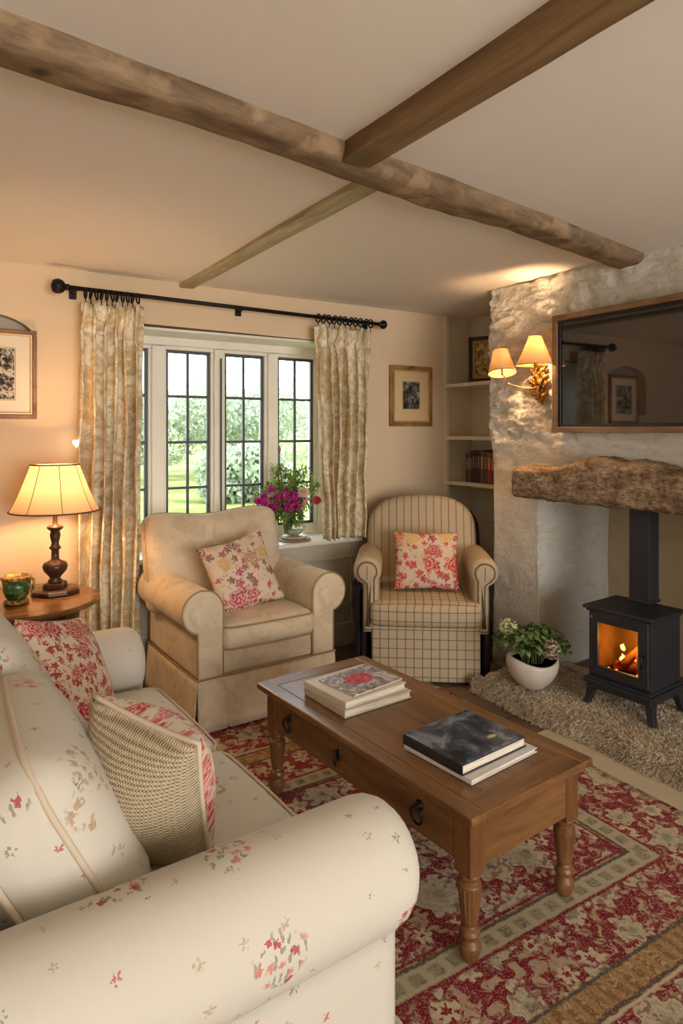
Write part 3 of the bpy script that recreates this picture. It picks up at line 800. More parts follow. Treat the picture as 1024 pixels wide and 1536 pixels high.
# ---------------- rug ----------------
def rug():
    t = NT('oriental_rug_pile', .97, .05); v = t.coord('Object'); s = t.node('SeparateXYZ', {0: v})
    nz = t.m('MULTIPLY', t.m('SUBTRACT', t.noise(v, 45, 3), .5), .012)
    HX, HY = 1.0, 1.185
    e1 = t.m('ADD', t.m('SUBTRACT', HX, t.m('ABSOLUTE', s.outputs[0])), .36)
    e2 = t.m('SUBTRACT', HY, t.m('ABSOLUTE', s.outputs[1]))
    e = t.m('ADD', t.m('MINIMUM', e1, e2), nz)
    red, wine, cream, sage, beige, gold, dark = srgb(142, 30, 48), srgb(108, 22, 40), srgb(206, 190, 158), srgb(152, 148, 122), srgb(176, 142, 112), srgb(170, 132, 84), srgb(88, 78, 64)
    c = t.mix(t.noise(v, 20, 3), red, wine)
    # busy floral fill
    d = t.step(t.noise(v, 24, 5, .7, .8), .525, .03)
    c = t.mix(t.m('MULTIPLY', d, .9), c, t.mix(t.noise(v, 9, 3), beige, cream))
    f, r, q = t.flowers(v, 10, .8, .42, 6, .2, wob=.2, dist=.25)
    c = t.mix(f, c, t.mix(t.step(r, .55), t.mix(t.step(q, .4), red, cream), t.mix(t.step(q, .5), sage, cream)))
    # large palmettes
    f, r, q = t.flowers(t.vm('ADD', v, (.1, .33, 0)), 4.8, 1.1, .50, 7, .13, .38, wob=.16, dist=.2)
    c = t.mix(t.m('MULTIPLY', f, .85), c, t.mix(t.noise(v, 12, 2), red, wine)); f = t.m('MULTIPLY', f, t.m('SUBTRACT', 1.0, t.step(q, .80, .04)))
    pc = t.mix(t.step(q, .22, .05), sage, t.mix(t.step(t.m('SINE', t.m('MULTIPLY', q, 24.0)), .2, .4), srgb(198, 186, 156), srgb(176, 168, 140)))
    c = t.mix(f, c, t.mix(t.m('MULTIPLY', t.step(t.noise(v, 40, 2), .58, .03), .6), pc, wine))
    def band(a, b): return t.m('MULTIPLY', t.step(e, a, .003), t.m('SUBTRACT', 1.0, t.step(e, b, .003)))
    def along(per, wdt):  # blocks along a guard stripe
        cc = t.mix(t.m('GREATER_THAN', e1, e2), s.outputs[1], s.outputs[0])
        fr = t.m('ABSOLUTE', t.m('SUBTRACT', t.m('FRACT', t.m('DIVIDE', t.m('ADD', cc, t.m('MULTIPLY', nz, 1.5)), per)), .5))
        return t.step(t.m('SUBTRACT', wdt, fr), 0, .04)
    nn = t.step(t.noise(v, 30, 3, .6, 1.5), .55, .04)
    guard = t.mix(t.m('MULTIPLY', along(.062, .3), t.m('MULTIPLY', band(.675, .712), t.m('ADD', .5, t.m('MULTIPLY', nn, .4)))), srgb(182, 172, 140), srgb(104, 100, 84))
    c = t.mix(band(.66, .727), c, guard)
    goldc = t.mix(t.m('MULTIPLY', along(.04, .28), .7), gold, t.mix(nn, srgb(120, 84, 52), srgb(196, 170, 128)))
    only_end = t.m('LESS_THAN', e2, e1)
    c = t.mix(t.m('MULTIPLY', only_end, band(.385, .455)), c, goldc)
    for a in (.655, .732, .748, .462, .378): c = t.mix(t.m('MULTIPLY', band(a-.006, a+.006), 1.0 if a > .5 else only_end), c, t.mix(0.5, red, wine) if a in (.655, .748) else dark)
    c = t.mix(t.m('MULTIPLY', only_end, band(.362, .372)), c, cream)
    # hot spots of wear
    n2 = t.noise(v, 260, 2, .8); c = t.mix(t.m('MULTIPLY', t.step(n2, .5, .12), .45), c, t.mix(.5, c, srgb(96, 70, 62)))
    c = t.mix(t.m('MULTIPLY', t.step(t.noise(v, 190, 2, .8), .58, .06), .4), c, srgb(206, 186, 160))
    t.base(c); t.bump(t.noise(v, 320, 2, .8), .7, .006)
    bm = nb(); bmesh.ops.create_grid(bm, x_segments=40, y_segments=46, size=1)
    for q in bm.verts: q.co = Vector((q.co.x*HX, q.co.y*HY, .014+.002*noise.noise(q.co*6)))
    o = fin('rug', bm, t.mat, loc=(1.335, 1.775, 0), rot=(0, 0, R(-1)), smooth=True)
    for p in o.data.polygons: pass
    md = o.modifiers.new('thick', 'SOLIDIFY'); md.thickness = .013; md.offset = -1 if o.data.polygons[0].normal.z > 0 else 1
    tag(o, 'red patterned oriental rug with cream palmettes under the coffee table', 'rug')
sofa(); cream_chair(); check_chair(); coffee_table(); rug()
cushion('cushion', 'rose-print cushion leaning on the cream armchair', .39, .39, .16, (1.375, 3.11, .665), basis((.96, .06, .20), (.08, -.90, .38)), FC1, seed=3, pinch=.10)
cushion('cushion', 'bright red and green flower cushion on the checked armchair', .385, .345, .14, (2.485, 2.975, .64), basis((.80, -.60, 0), (-.55, -.74, .34)), FC2, seed=5, pinch=.07)
cushion('cushion', 'all-over red flower cushion at the far end of the sofa', .46, .44, .17, (.40, 2.27, .585), basis((.22, .85, -.38), (.80, -.46, .42)), FC3, seed=7, pinch=.06)
cushion('cushion', 'grey woven cushion with red sprigged front leaning near the sofa arm', .30, .36, .26, (.425, 1.45, .62), basis((.46, -.87, -.17), (.84, .45, .30)), FC4, WOVEN, SPIPE, seed=9, pinch=.05, pr=.006)
# ---------------- lamps ----------------
def shade_mat(name, col, fac=.55):
    t = NT(name, .9, .1); t.base(col)
    tl = t.node('BsdfTranslucent', {'Color': col}); mx = t.node('MixShader', {0: fac, 1: t.b.outputs[0], 2: tl.outputs[0]})
    t.t.links.new(mx.outputs[0], t.out.inputs[0]); return t.mat
def glow(name, col, s):
    t = NT(name); t.b.inputs['Emission Color'].default_value = col; t.b.inputs['Emission Strength'].default_value = s; t.base(col); return t.mat
def point(name, loc, power, col, r, parent=None):
    l = bpy.data.lights.new(name, 'POINT'); l.energy = power; l.color = col; l.shadow_soft_size = r
    o = bpy.data.objects.new(name, l); C.objects.link(o); o.location = loc
    if parent: o.parent = parent
    return o
SHADE = shade_mat('silk_shade', srgb(228, 194, 150), .17)
SHADE2 = shade_mat('parchment_shade', srgb(232, 186, 122), .07)
BULB = glow('bulb', (1, .72, .4, 1), 12)
WARM = (1, .60, .30)
def table_lamp():
    t = thing('table_lamp', 'lit table lamp with flared silk shade on the round side table', 'lamp', (.512, 3.29, .646))
    bm = nb(); ring = []
    lathe(bm, [(.0, 0), (.108, 0), (.112, .008), (.108, .02), (.09, .026)], 8); fin('plinth', bm, WOODD, t, bevel=.004, rot=(0, 0, R(20))); bm = nb()
    lathe(bm, [(.06, .024), (.062, .045), (.05, .052)], 4)
    fin('base', bm, WOODD, t, bevel=.004, rot=(0, 0, R(20)))
    bm = nb(); lathe(bm, [(.03, .05), (.032, .06), (.022, .07), (.028, .08), (.05, .105), (.056, .125), (.05, .142), (.03, .15), (.018, .158), (.017, .20), (.022, .205), (.028, .212), (.02, .22), (.016, .235), (.02, .25), (.024, .27), (.02, .29), (.03, .297), (.037, .305), (.034, .312), (.013, .318), (.010, .35), (.008, .42), (.007, .47)], 28)
    fin('stem', bm, WOODD, t, smooth=True)
    # panelled shade: eight panels, seams proud
    def sh(r0, z0, r1, z1, n, mat, parent, rib):
        bm = nb(); N = n*6; g = []
        for k in range(11):
            s = k/10; z = z0+(z1-z0)*s; r = r0+(r1-r0)*(s**.82)
            g.append([bm.verts.new((r*math.cos(2*PI*i/N)*(1-.018*abs(math.sin(PI*i/6))), r*math.sin(2*PI*i/N)*(1-.018*abs(math.sin(PI*i/6))), z)) for i in range(N)])
        for a, b in zip(g, g[1:]):
            for i in range(N): bm.faces.new((a[i], a[(i+1) % N], b[(i+1) % N], b[i]))
        ls = fin('lamp_shade', bm, mat, parent, smooth=True)
        bm = nb()
        for z, r in ((z0, r0), (z1, r1)): tube(bm, [(r*math.cos(2*PI*i/48), r*math.sin(2*PI*i/48), z) for i in range(48)], .0035, 6, closed=True)
        for j in range(n):
            a = 2*PI*j/n; tube(bm, [((r0+(r1-r0)*((k/10)**.82))*math.cos(a), (r0+(r1-r0)*((k/10)**.82))*math.sin(a), z0+(z1-z0)*k/10) for k in range(11)], .0016, 5)
        fin('trim', bm, rib, ls, smooth=True, label='brown edging and seams')
        return ls
    sh(.197, .385, .106, .60, 8, SHADE, t, plain('shade_edging', srgb(104, 66, 40), .8))
    bm = nb(); bmesh.ops.create_uvsphere(bm, u_segments=16, v_segments=10, radius=.026); fin('bulb', bm, BULB, t, loc=(0, 0, .50), smooth=True)
    bm = nb(); tube(bm, [(-.108, 0, .595), (.108, 0, .595)], .002, 5); tube(bm, [(0, 0, .45), (0, 0, .595)], .002, 5); fin('spider', bm, IRON, t)
    point('lamp_light', (0, 0, .50), 34, WARM, .03, t)
def side_table():
    t = thing('side_table', 'round polished wooden side table in the left corner', 'table', (.37, 3.24, 0))
    bm = nb(); lathe(bm, [(.0, .618), (.30, .618), (.318, .624), (.322, .634), (.316, .645), (.30, .6455), (0, .6455)], 64)
    fin('tabletop', bm, wood('polished_table_wood', srgb(96, 62, 34), srgb(140, 98, 56), (1, 8, 8), .25, .6, bump=.03), t, smooth=False)
    bm = nb(); lathe(bm, [(.235, .545), (.245, .618), (.225, .618), (.225, .545)], 48); fin('apron', bm, WOODD, t, smooth=True)
    for k in range(4):
        a = R(35+90*k); p = (.225*math.cos(a), .225*math.sin(a)); bm = nb(); lathe(bm, [(.012, 0), (.015, .1), (.02, .3), (.024, .5), (.026, .6)], 14, (p[0], p[1], 0)); fin('leg', bm, WOODD, t, smooth=True)
def mug():
    t = thing('candle_pot', 'green glazed pot with brown rim and handle beside the table lamp', 'pot', (.338, 3.18, .646))
    m = NT('green_glaze', .18, .6); v = m.coord(); m.base(m.ramp(m.noise(v, 26, 4, .7, 1), [(.35, srgb(22, 50, 34)), (.5, srgb(46, 96, 58)), (.62, srgb(120, 130, 70)), (.75, srgb(30, 60, 40))])); m.bump(m.noise(v, 60, 3), .4, .003)
    g = NT('gilt_rim', .4, .5); g.b.inputs['Metallic'].default_value = .5; v = g.coord(); g.base(g.ramp(g.noise(v, 90, 3), [(.4, srgb(92, 70, 36)), (.6, srgb(196, 160, 92))])); g.bump(g.noise(v, 120, 2), .8, .004)
    bm = nb(); lathe(bm, [(.034, .022), (.046, .032), (.054, .06), (.059, .108), (.055, .108), (.050, .06), (.04, .04), (0, .036)], 28); fin('body', bm, m.mat, t, smooth=True)
    bm = nb(); lathe(bm, [(0, 0), (.048, 0), (.052, .008), (.046, .018), (.036, .024), (0, .024)], 28); fin('foot', bm, g.mat, t, smooth=True, label='gilt brown foot'); bm = nb(); lathe(bm, [(.056, .103), (.063, .108), (.063, .118), (.058, .121), (.054, .114)], 28); fin('rim', bm, g.mat, t, smooth=True, label='gilt brown rim')
    bm = nb(); tube(bm, smoothpts([(.054, 0, .11), (.072, 0, .108), (.074, 0, .085), (.064, 0, .06), (.052, 0, .055)]), .006, 8); fin('handle', bm, g.mat, t, smooth=True, rot=(0, 0, R(-30)))
    bm = nb(); lathe(bm, [(0, .1), (.053, .1)], 24); fin('wax', bm, plain('cream_wax', srgb(220, 196, 150), .5), t)
side_table(); table_lamp(); mug()
def heart_light():
    t = thing('heart_light', 'tiny glowing heart light hanging beside the left curtain', 'light', (.655, 3.56, 1.34))
    bm = nb(); pts = []
    for k in range(24):
        a = 2*PI*k/24; pts.append((16*math.sin(a)**3*.0011, 0, (13*math.cos(a)-5*math.cos(2*a)-2*math.cos(3*a)-math.cos(4*a))*.0013))
    f = bm.faces.new([bm.verts.new(p) for p in pts]); r = bmesh.ops.extrude_face_region(bm, geom=[f]); bmesh.ops.translate(bm, vec=(0, .01, 0), verts=[e for e in r['geom'] if isinstance(e, bmesh.types.BMVert)])
    fin('heart', bm, glow('warm_glow', (1, .82, .55, 1), 7), t, bevel=.003)
    bm = nb(); tube(bm, smoothpts([(.004, 0, -.018), (.02, -.01, -.05), (.03, -.015, -.09), (.03, -.03, -.16), (.02, -.06, -.25)]), .002, 6); tube(bm, smoothpts([(0, 0, .015), (.02, .02, .06), (.022, .05, .12), (.022, .06, .40)]), .0015, 6)
    fin('cord', bm, plain('pale_cord', srgb(214, 190, 150), .6), t)
heart_light()

# ---------------- pictures ----------------
def ring_frame(bm, w, h, fw, y0, y1):
    """mitred frame of outer size w x h in the xz-plane"""
    o = [(-w/2, -h/2), (w/2, -h/2), (w/2, h/2), (-w/2, h/2)]; i = [(-w/2+fw, -h/2+fw), (w/2-fw, -h/2+fw), (w/2-fw, h/2-fw), (-w/2+fw, h/2-fw)]
    vs = [[bm.verts.new((p[0], y, p[1])) for p in lp] for lp in (o, i) for y in (y0, y1)]
    of, ob, inf, inb = vs
    for k in range(4):
        n = (k+1) % 4
        bm.faces.new((of[k], of[n], inf[n], inf[k])); bm.faces.new((ob[k], inb[k], inb[n], ob[n]))
        bm.faces.new((of[k], ob[k], ob[n], of[n])); bm.faces.new((inf[k], inf[n], inb[n], inb[k]))
def print_mat(name, stops, scale=30):
    t = NT(name, .6, .2); v = t.coord(); t.base(t.ramp(t.noise(v, scale, 4, .7, .6), stops)); return t.mat
def picture(label, loc, rot, w, h, fw, fm, mats, mw, art, aw, ah, dz=0, group=None, rim=None):
    t = thing('framed_picture', label, 'picture', loc, rot)
    bm = nb(); ring_frame(bm, w, h, fw, -.022, .0); fin('frame', bm, fm, t, bevel=.004, segs=3)
    if rim:
        bm = nb(); ring_frame(bm, w-2*fw+.004, h-2*fw+.004, .012, -.018, -.002); fin('inner_frame', bm, rim, t, bevel=.003)
    bm = nb(); box(bm, -w/2+fw-.003, w/2-fw+.003, -.010, -.001, -h/2+fw-.003, h/2-fw+.003); fin('mount', bm, mats, t)
    bm = nb(); ring_frame(bm, aw+.014, ah+.014, .004, -.0135, -.009)
    for v in bm.verts: v.co.z += dz
    fin('mount_line', bm, mw, t)
    bm = nb(); box(bm, -aw/2, aw/2, -.012, -.009, dz-ah/2, dz+ah/2); fin('print', bm, art, t)
    return t
GOLDF = wood('gilt_wood_frame', srgb(116, 78, 42), srgb(190, 146, 88), (3, 3, 3), .4, .5, bump=.1)
BROWNF = wood('brown_picture_frame', srgb(110, 74, 44), srgb(168, 122, 76), (4, 4, 4), .45, .4, bump=.1)
GOLDL = plain('pale_gold_slip', srgb(206, 172, 118), .4, .3, nz=.1)
MOUNT = plain('cream_mount', srgb(232, 220, 196), .85, nz=.02, nscale=5); MLINE = plain('mount_line', srgb(196, 176, 140), .8)
picture('wide mounted black and white print in brown frame above the table lamp', (.265, WY-.004, 1.685), (0, 0, 0), .425, .445, .022, BROWNF, MOUNT, MLINE, print_mat('ink_print', [(.42, srgb(40, 38, 36)), (.5, srgb(120, 112, 100)), (.58, srgb(206, 196, 178))], 34), .22, .25, .0, rim=GOLDL)
picture('small portrait print in a gilded frame between the window and the alcove', (2.893, WY-.004, 1.648), (0, 0, 0), .375, .425, .03, GOLDF, plain('ochre_mount', srgb(222, 194, 146), .8, nz=.03), MLINE, print_mat('dark_print', [(.4, srgb(34, 32, 34)), (.52, srgb(92, 86, 80)), (.62, srgb(168, 156, 140))], 22), .145, .19, .005, rim=GOLDL)

# ---------------- curtain rod and curtains ----------------
RY, RZ = WY-.105, 2.118
def rod():
    t = thing('curtain_rod', 'black iron curtain rod with ball ends above the window', 'curtain rod', (1.58, RY, RZ))
    bm = nb(); tube(bm, [(-.97, 0, .012), (0, 0, .003), (.97, 0, -.005)], .0115, 12); fin('pole', bm, IRON, t, smooth=True)
    for s in (-1, 1):
        bm = nb(); lathe(bm, [(0, 0), (.016, 0), (.018, .008), (.014, .016), (.03, .028), (.037, .045), (.037, .06), (.028, .078), (0, .086)] if s < 0 else [(0, 0), (.014, 0), (.014, .01), (.02, .018), (.03, .032), (.028, .048), (.016, .06), (0, .063)], 20)
        fin('finial', bm, IRON, t, loc=(s*.965, 0, .012 if s < 0 else -.005), rot=(0, s*R(90), 0), smooth=True)
    for x in (-.93, .0, .92):
        bm = nb(); tube(bm, [(x, .0, 0), (x, .10, 0)], .007, 8); box(bm, x-.018, x+.018, .088, .105, -.028, .028); fin('bracket', bm, IRON, t, bevel=.003)
    ring0 = None
    for (a, b, n) in ((-.885, -.62, 11), (.50, .90, 11)):
        for k in range(n):
            x = a+(b-a)*k/(n-1)
            bm = nb(); ti = .35*math.sin(k*2.3)
            tube(bm, [(x+.016*math.sin(q)*ti, .026*math.cos(q), .026*math.sin(q)-.008) for q in [2*PI*j/18 for j in range(18)]], .0048, 6, closed=True)
            tube(bm, [(x, 0, -.033), (x, .0, -.062)], .003, 5)
            fin('curtain_ring', bm, IRON, t, smooth=True)
rod()
def curtain(label, top0, top1, zt, bot0, bot1, zb, folds, seed, yc, A=.034, lean=0, pool=0):
    bm = nb(); uv = bm.loops.layers.uv.verify(); NU, NV = folds*14, 70; g = []
    cloth_w = (top1-top0)*2.1
    for i in range(NU+1):
        u = i/NU; row = []
        for j in range(NV+1):
            s = j/NV; z = zt+(zb-zt)*s
            x0 = top0+(bot0-top0)*s**.8; x1 = top1+(bot1-top1)*s**.8
            pinch = math.exp(-((s-.075)/.022)**2); head = max(0, 1-s/.07)
            uu = u+.012*math.sin(u*9+seed)+.02*noise.noise(Vector((u*3, s*2, seed)))
            ph = 2*PI*folds*(uu+lean*s*(1-u)*u)
            a = A*(.5+.5*min(1, s*3))*(1+.5*noise.noise(Vector((u*5+seed, s*1.5, 0))))
            y = yc+a*math.cos(ph)*(1-.55*pinch)+.35*a*math.cos(1.7*ph+seed+s*1.2)*min(1, s*2)-head*(.016+.012*noise.noise(Vector((u*16, s*30, seed))))+pinch*.014
            x = x0+(x1-x0)*u+.020*math.sin(ph+.7)*(1-head*.6)-pinch*.0*math.sin(ph)
            x += .012*noise.noise(Vector((u*8, s*5, seed+3)))
            if head > 0: x += .012*math.sin(ph*.5)*head; z += .010*math.cos(ph*.5+seed)*head*(1 if j == 0 else .4)
            y += .008*noise.noise(Vector((u*11, s*14, seed)))+.012*noise.noise(Vector((u*30, s*2.5, seed)))
            y -= pool*max(0, s-.93)*1.2
            row.append(bm.verts.new((x, y, z)))
        g.append(row)
    for i in range(NU):
        for j in range(NV):
            f = bm.faces.new((g[i][j], g[i][j+1], g[i+1][j+1], g[i+1][j]))
            for l, (a, b) in zip(f.loops, ((i, j), (i, j+1), (i+1, j+1), (i+1, j))): l[uv].uv = (a/NU*cloth_w, (zt-zb)*(1-b/NV))
    o = fin('curtain', bm, CURT, smooth=True); md = o.modifiers.new('cloth', 'SOLIDIFY'); md.thickness = .004
    return tag(o, label, 'curtain', 'floral curtains at the window')
curtain('long floor-length floral curtain left of the window behind the lamp', .665, .995, 2.065, .64, .965, .01, 6, 1.0, RY+.012, A=.042)
curtain('short sill-length floral curtain right of the window', 2.045, 2.475, 2.06, 2.13, 2.455, .712, 6, 4.0, RY-.005, A=.045, lean=.5)

# ---------------- sill: vase and flowers ----------------
def glass_mat(name, col=(1, 1, 1, 1), rough=.02):
    t = NT(name, rough, .5); tr = t.node('BsdfTransparent', {'Color': col}); gl = t.node('BsdfGlossy', {'Roughness': rough})
    lw = t.node('LayerWeight', {'Blend': .5}); fz = t.node('Math', {0: t.m('POWER', lw.outputs[1], 3.0), 1: .55}, operation='MULTIPLY'); mx = t.node('MixShader', {0: fz.outputs[0], 1: tr.outputs[0], 2: gl.outputs[0]}); t.t.links.new(mx.outputs[0], t.out.inputs[0]); return t.mat
VX, VY = 2.005, 3.715
def vase():
    p = thing('coaster_stack', 'two flat round mats under the glass vase on the sill', 'mat', (VX, VY, .70))
    bm = nb(); lathe(bm, [(0, 0), (.105, 0), (.110, .006), (.105, .013), (0, .013)], 36); fin('lower_mat', bm, plain('slate_brown_mat', srgb(150, 124, 96), .6, nz=.1), p, smooth=False)
    bm = nb(); lathe(bm, [(0, .0135), (.078, .0135), (.084, .02), (.078, .03), (0, .03)], 36); fin('upper_mat', bm, plain('grey_mat', srgb(176, 168, 152), .5, nz=.1), p)
    t = thing('glass_vase', 'clear round glass vase on the window sill', 'vase', (VX, VY, .7305))
    bm = nb(); lathe(bm, [(0, 0), (.045, 0), (.062, .02), (.068, .05), (.062, .085), (.05, .11), (.058, .13), (.055, .131), (.047, .11), (.058, .085), (.063, .05), (.058, .022), (.04, .006), (0, .006)], 36); fin('body', bm, glass_mat('clear_glass', (.93, .96, .94, 1)), t, smooth=True)
    bm = nb(); lathe(bm, [(0, .007), (.04, .008), (.056, .024), (.058, .042), (0, .042)], 30); fin('water', bm, plain('pale_pebbles', srgb(196, 184, 158), .5, nz=.2, nscale=60), t, smooth=True)
    # flowers
    rn = random.Random(4)
    b = thing('flower_bouquet', 'mixed bouquet of magenta, pink and red flowers with green foliage', 'flowers', (VX-.045, VY, .772))
    lf = NT('bouquet_leaf', .6, .3); v = lf.coord(); lf.base(lf.ramp(lf.noise(v, 30, 2), [(.35, srgb(70, 96, 40)), (.5, srgb(120, 146, 66)), (.66, srgb(176, 186, 104))]))
    tl = lf.node('BsdfTranslucent', {'Color': srgb(150, 176, 80)}); mx = lf.node('MixShader', {0: .3, 1: lf.b.outputs[0], 2: tl.outputs[0]}); lf.t.links.new(mx.outputs[0], lf.out.inputs[0])
    V, Fc = [], []; bm = nb()
    tips = []
    for k in range(46):
        a = rn.uniform(0, 2*PI); rr = rn.uniform(.02, .15); h = rn.uniform(.10, .30)-(.05 if rr > .1 else 0)
        tip = Vector((rr*math.cos(a), rr*math.sin(a)*.7, h)); tips.append(tip)
        tube(bm, smoothpts([(.015*math.cos(a), .015*math.sin(a), -.02), (.03*math.cos(a), .02*math.sin(a), .07), tuple(tip)], 4), .0016, 5)
    for tip in tips:
        for j in range(34):
            q = tip+rvec(rn)*.045; leafs(V, Fc, q, rvec(rn)+Vector((0, 0, .5)), Vector((0, 0, 1)), rn.uniform(.022, .038), rn.uniform(.010, .018))
    for k in range(90):
        a = rn.uniform(0, 2*PI); q = Vector((.05*math.cos(a), .05*math.sin(a), rn.uniform(.06, .1))); leafs(V, Fc, q, Vector((math.cos(a), math.sin(a), rn.uniform(-1.2, .2))), Vector((0, 0, 1)), rn.uniform(.04, .07), .018)
    fin('stems', bm, plain('stem_green', srgb(96, 116, 60), .6), b)
    me = bpy.data.meshes.new('foliage'); me.from_pydata(V, [], Fc); o = link('foliage', me, lf.mat, b, smooth=True); o['kind'] = 'stuff'
    bm = nb(); tube(bm, smoothpts([(-.03, 0, .2), (-.045, .0, .30), (-.05, .0, .40)]), [.003]*12+[.002], 6); 
    lathe(bm, [(0, 0), (.007, .012), (.009, .03), (.0, .05)], 8, (-.05, 0, .385)); fin('bud_stem', bm, plain('dull_pink_bud', srgb(150, 92, 92), .7), b, smooth=True)
    def petm(n, c1, c2):
        t2 = NT(n, .7, .2); c = t2.ramp(t2.noise(t2.coord(), 50, 2), [(.4, c1), (.6, c2)]); t2.base(c)
        tl2 = t2.node('BsdfTranslucent', {'Color': c}); m2 = t2.node('MixShader', {0: .3, 1: t2.b.outputs[0], 2: tl2.outputs[0]}); t2.t.links.new(m2.outputs[0], t2.out.inputs[0]); return t2.mat
    mag = petm('magenta_petal', srgb(176, 24, 120), srgb(226, 70, 178)); pk = petm('pink_petal', srgb(226, 188, 160), srgb(238, 214, 190)); rd = petm('red_petal', srgb(186, 30, 66), srgb(222, 70, 96))
    def blossom(p, r, mat, n=7, layers=3, nm='blossom', facing=(-.4, -.8, .4)):
        V, Fc = [], []; f = (Vector(facing)+rvec(rn)*.7).normalized(); s = f.orthogonal().normalized(); u = f.cross(s)
        for L in range(layers):
            for k in range(n):
                a = 2*PI*(k+.5*L)/n; d = (s*math.cos(a)+u*math.sin(a))*(1-.28*L)+f*(.25+.45*L)
                leafs(V, Fc, Vector(p)+f*.002*L, d, f, r*(1-.15*L), r*.75, .2, .15)
        me = bpy.data.meshes.new(nm); me.from_pydata(V, [], Fc); return link(nm, me, mat, b, smooth=True)
    cm = Vector((-.115, -.06, .17))
    camx = Vector((.84, -.54, 0))
    for k in range(44):
        sx = rn.uniform(-.115, .095); q = Vector((-.01, -.06, .155))+camx*(sx-.055)+Vector((0, 0, rn.uniform(-.05, .055)*(1-abs(sx)*3)-.02*(sx < -.05)))+rvec(rn)*.02
        blossom(q, rn.uniform(.018, .027), mag, 6, 2, 'magenta_blossom')
    blossom(Vector((-.0, -.07, .195))+camx*.045, .034, pk, 10, 3, 'pale_pink_rose')
    for k in range(5): blossom(Vector((0, -.06, .15))+camx*.118+rvec(rn)*.016, .02, rd, 8, 2, 'red_blossom')
    for k in range(6): blossom(Vector((0, -.05, .14))+camx*rn.uniform(.0, .08)+Vector((0, 0, rn.uniform(-.02, .03))), .016, pk, 8, 2, 'pale_blossom')
    b.scale = (1.25, 1.25, 1.25)
vase()

# ---------------- alcove shelves, books, shelf picture ----------------
for z, l in ((1.743, 'top alcove shelf holding the black framed picture'), (1.365, 'middle alcove shelf, empty'), (1.04, 'lower alcove shelf holding the row of books')):
    o = bx('shelf', 3.20, 3.468, 2.84, WY-.014, z-.026, z, SHELFP, bevel=.003); tag(o, l, 'shelf')
t = picture('black framed dried flower picture standing on the top alcove shelf', (3.36, 3.10, 1.946), (R(0), 0, R(-68)), .46, .32, .026, plain('black_frame', srgb(34, 30, 30), .5), plain('tan_mount', srgb(176, 146, 104), .8), plain('tan_line', srgb(150, 120, 84), .8), print_mat('dried_flowers', [(.4, srgb(96, 72, 44)), (.5, srgb(176, 146, 96)), (.6, srgb(206, 182, 136))], 26), .36, .22)
t.location = (3.345, 3.21, 1.9045)
bx0 = [(.024, .20, (70, 48, 42)), (.020, .215, (104, 84, 74)), (.022, .21, (54, 50, 54)), (.030, .225, (40, 36, 38)), (.018, .22, (46, 40, 44)), (.034, .228, (58, 38, 34)), (.026, .224, (112, 90, 70)), (.014, .226, (60, 70, 80)), (.024, .222, (98, 60, 50)), (.034, .215, (150, 74, 44)), (.03, .21, (120, 58, 42))]
BL = ['dull brown', 'grey-brown', 'dark slate', 'thick black', 'thin dark', 'thick dark maroon', 'tan', 'narrow blue-grey', 'reddish brown', 'orange', 'rust red']
PAPER = plain('page_edges', srgb(222, 210, 186), .9, nz=.06, nscale=90)
y = 3.45; prev = 'at the left end of the row'
for (wd, h, c), nm in zip(bx0, BL):
    t = thing('book', f'{nm} book upright on the lower alcove shelf, {prev}', 'book', (3.245, y-wd/2, 1.0405), group='books on the lower alcove shelf')
    prev = f'right of the {nm} one'
    m = plain('cover_'+nm.replace(' ', '_').replace('-', '_'), srgb(*c), .5, nz=.15, nscale=40)
    bm = nb(); w2 = wd/2-.0007
    box(bm, 0, .004, -w2, w2, 0, h); box(bm, .004, .15, -w2, -w2+.0025, 0, h); box(bm, .004, .15, w2-.0025, w2, 0, h); fin('cover', bm, m, t, bevel=.001)
    bm = nb(); box(bm, .0045, .145, -w2+.0028, w2-.0028, .004, h-.004); fin('pages', bm, PAPER, t)
    bm = nb(); box(bm, -.0006, .001, -w2*.6, w2*.6, h*.45, h*.82); fin('spine_marking', bm, plain('spine_mark', srgb(min(255, c[0]+70), min(255, c[1]+66), min(255, c[2]+56)), .6, nz=.5, nscale=120), t)
    y -= wd

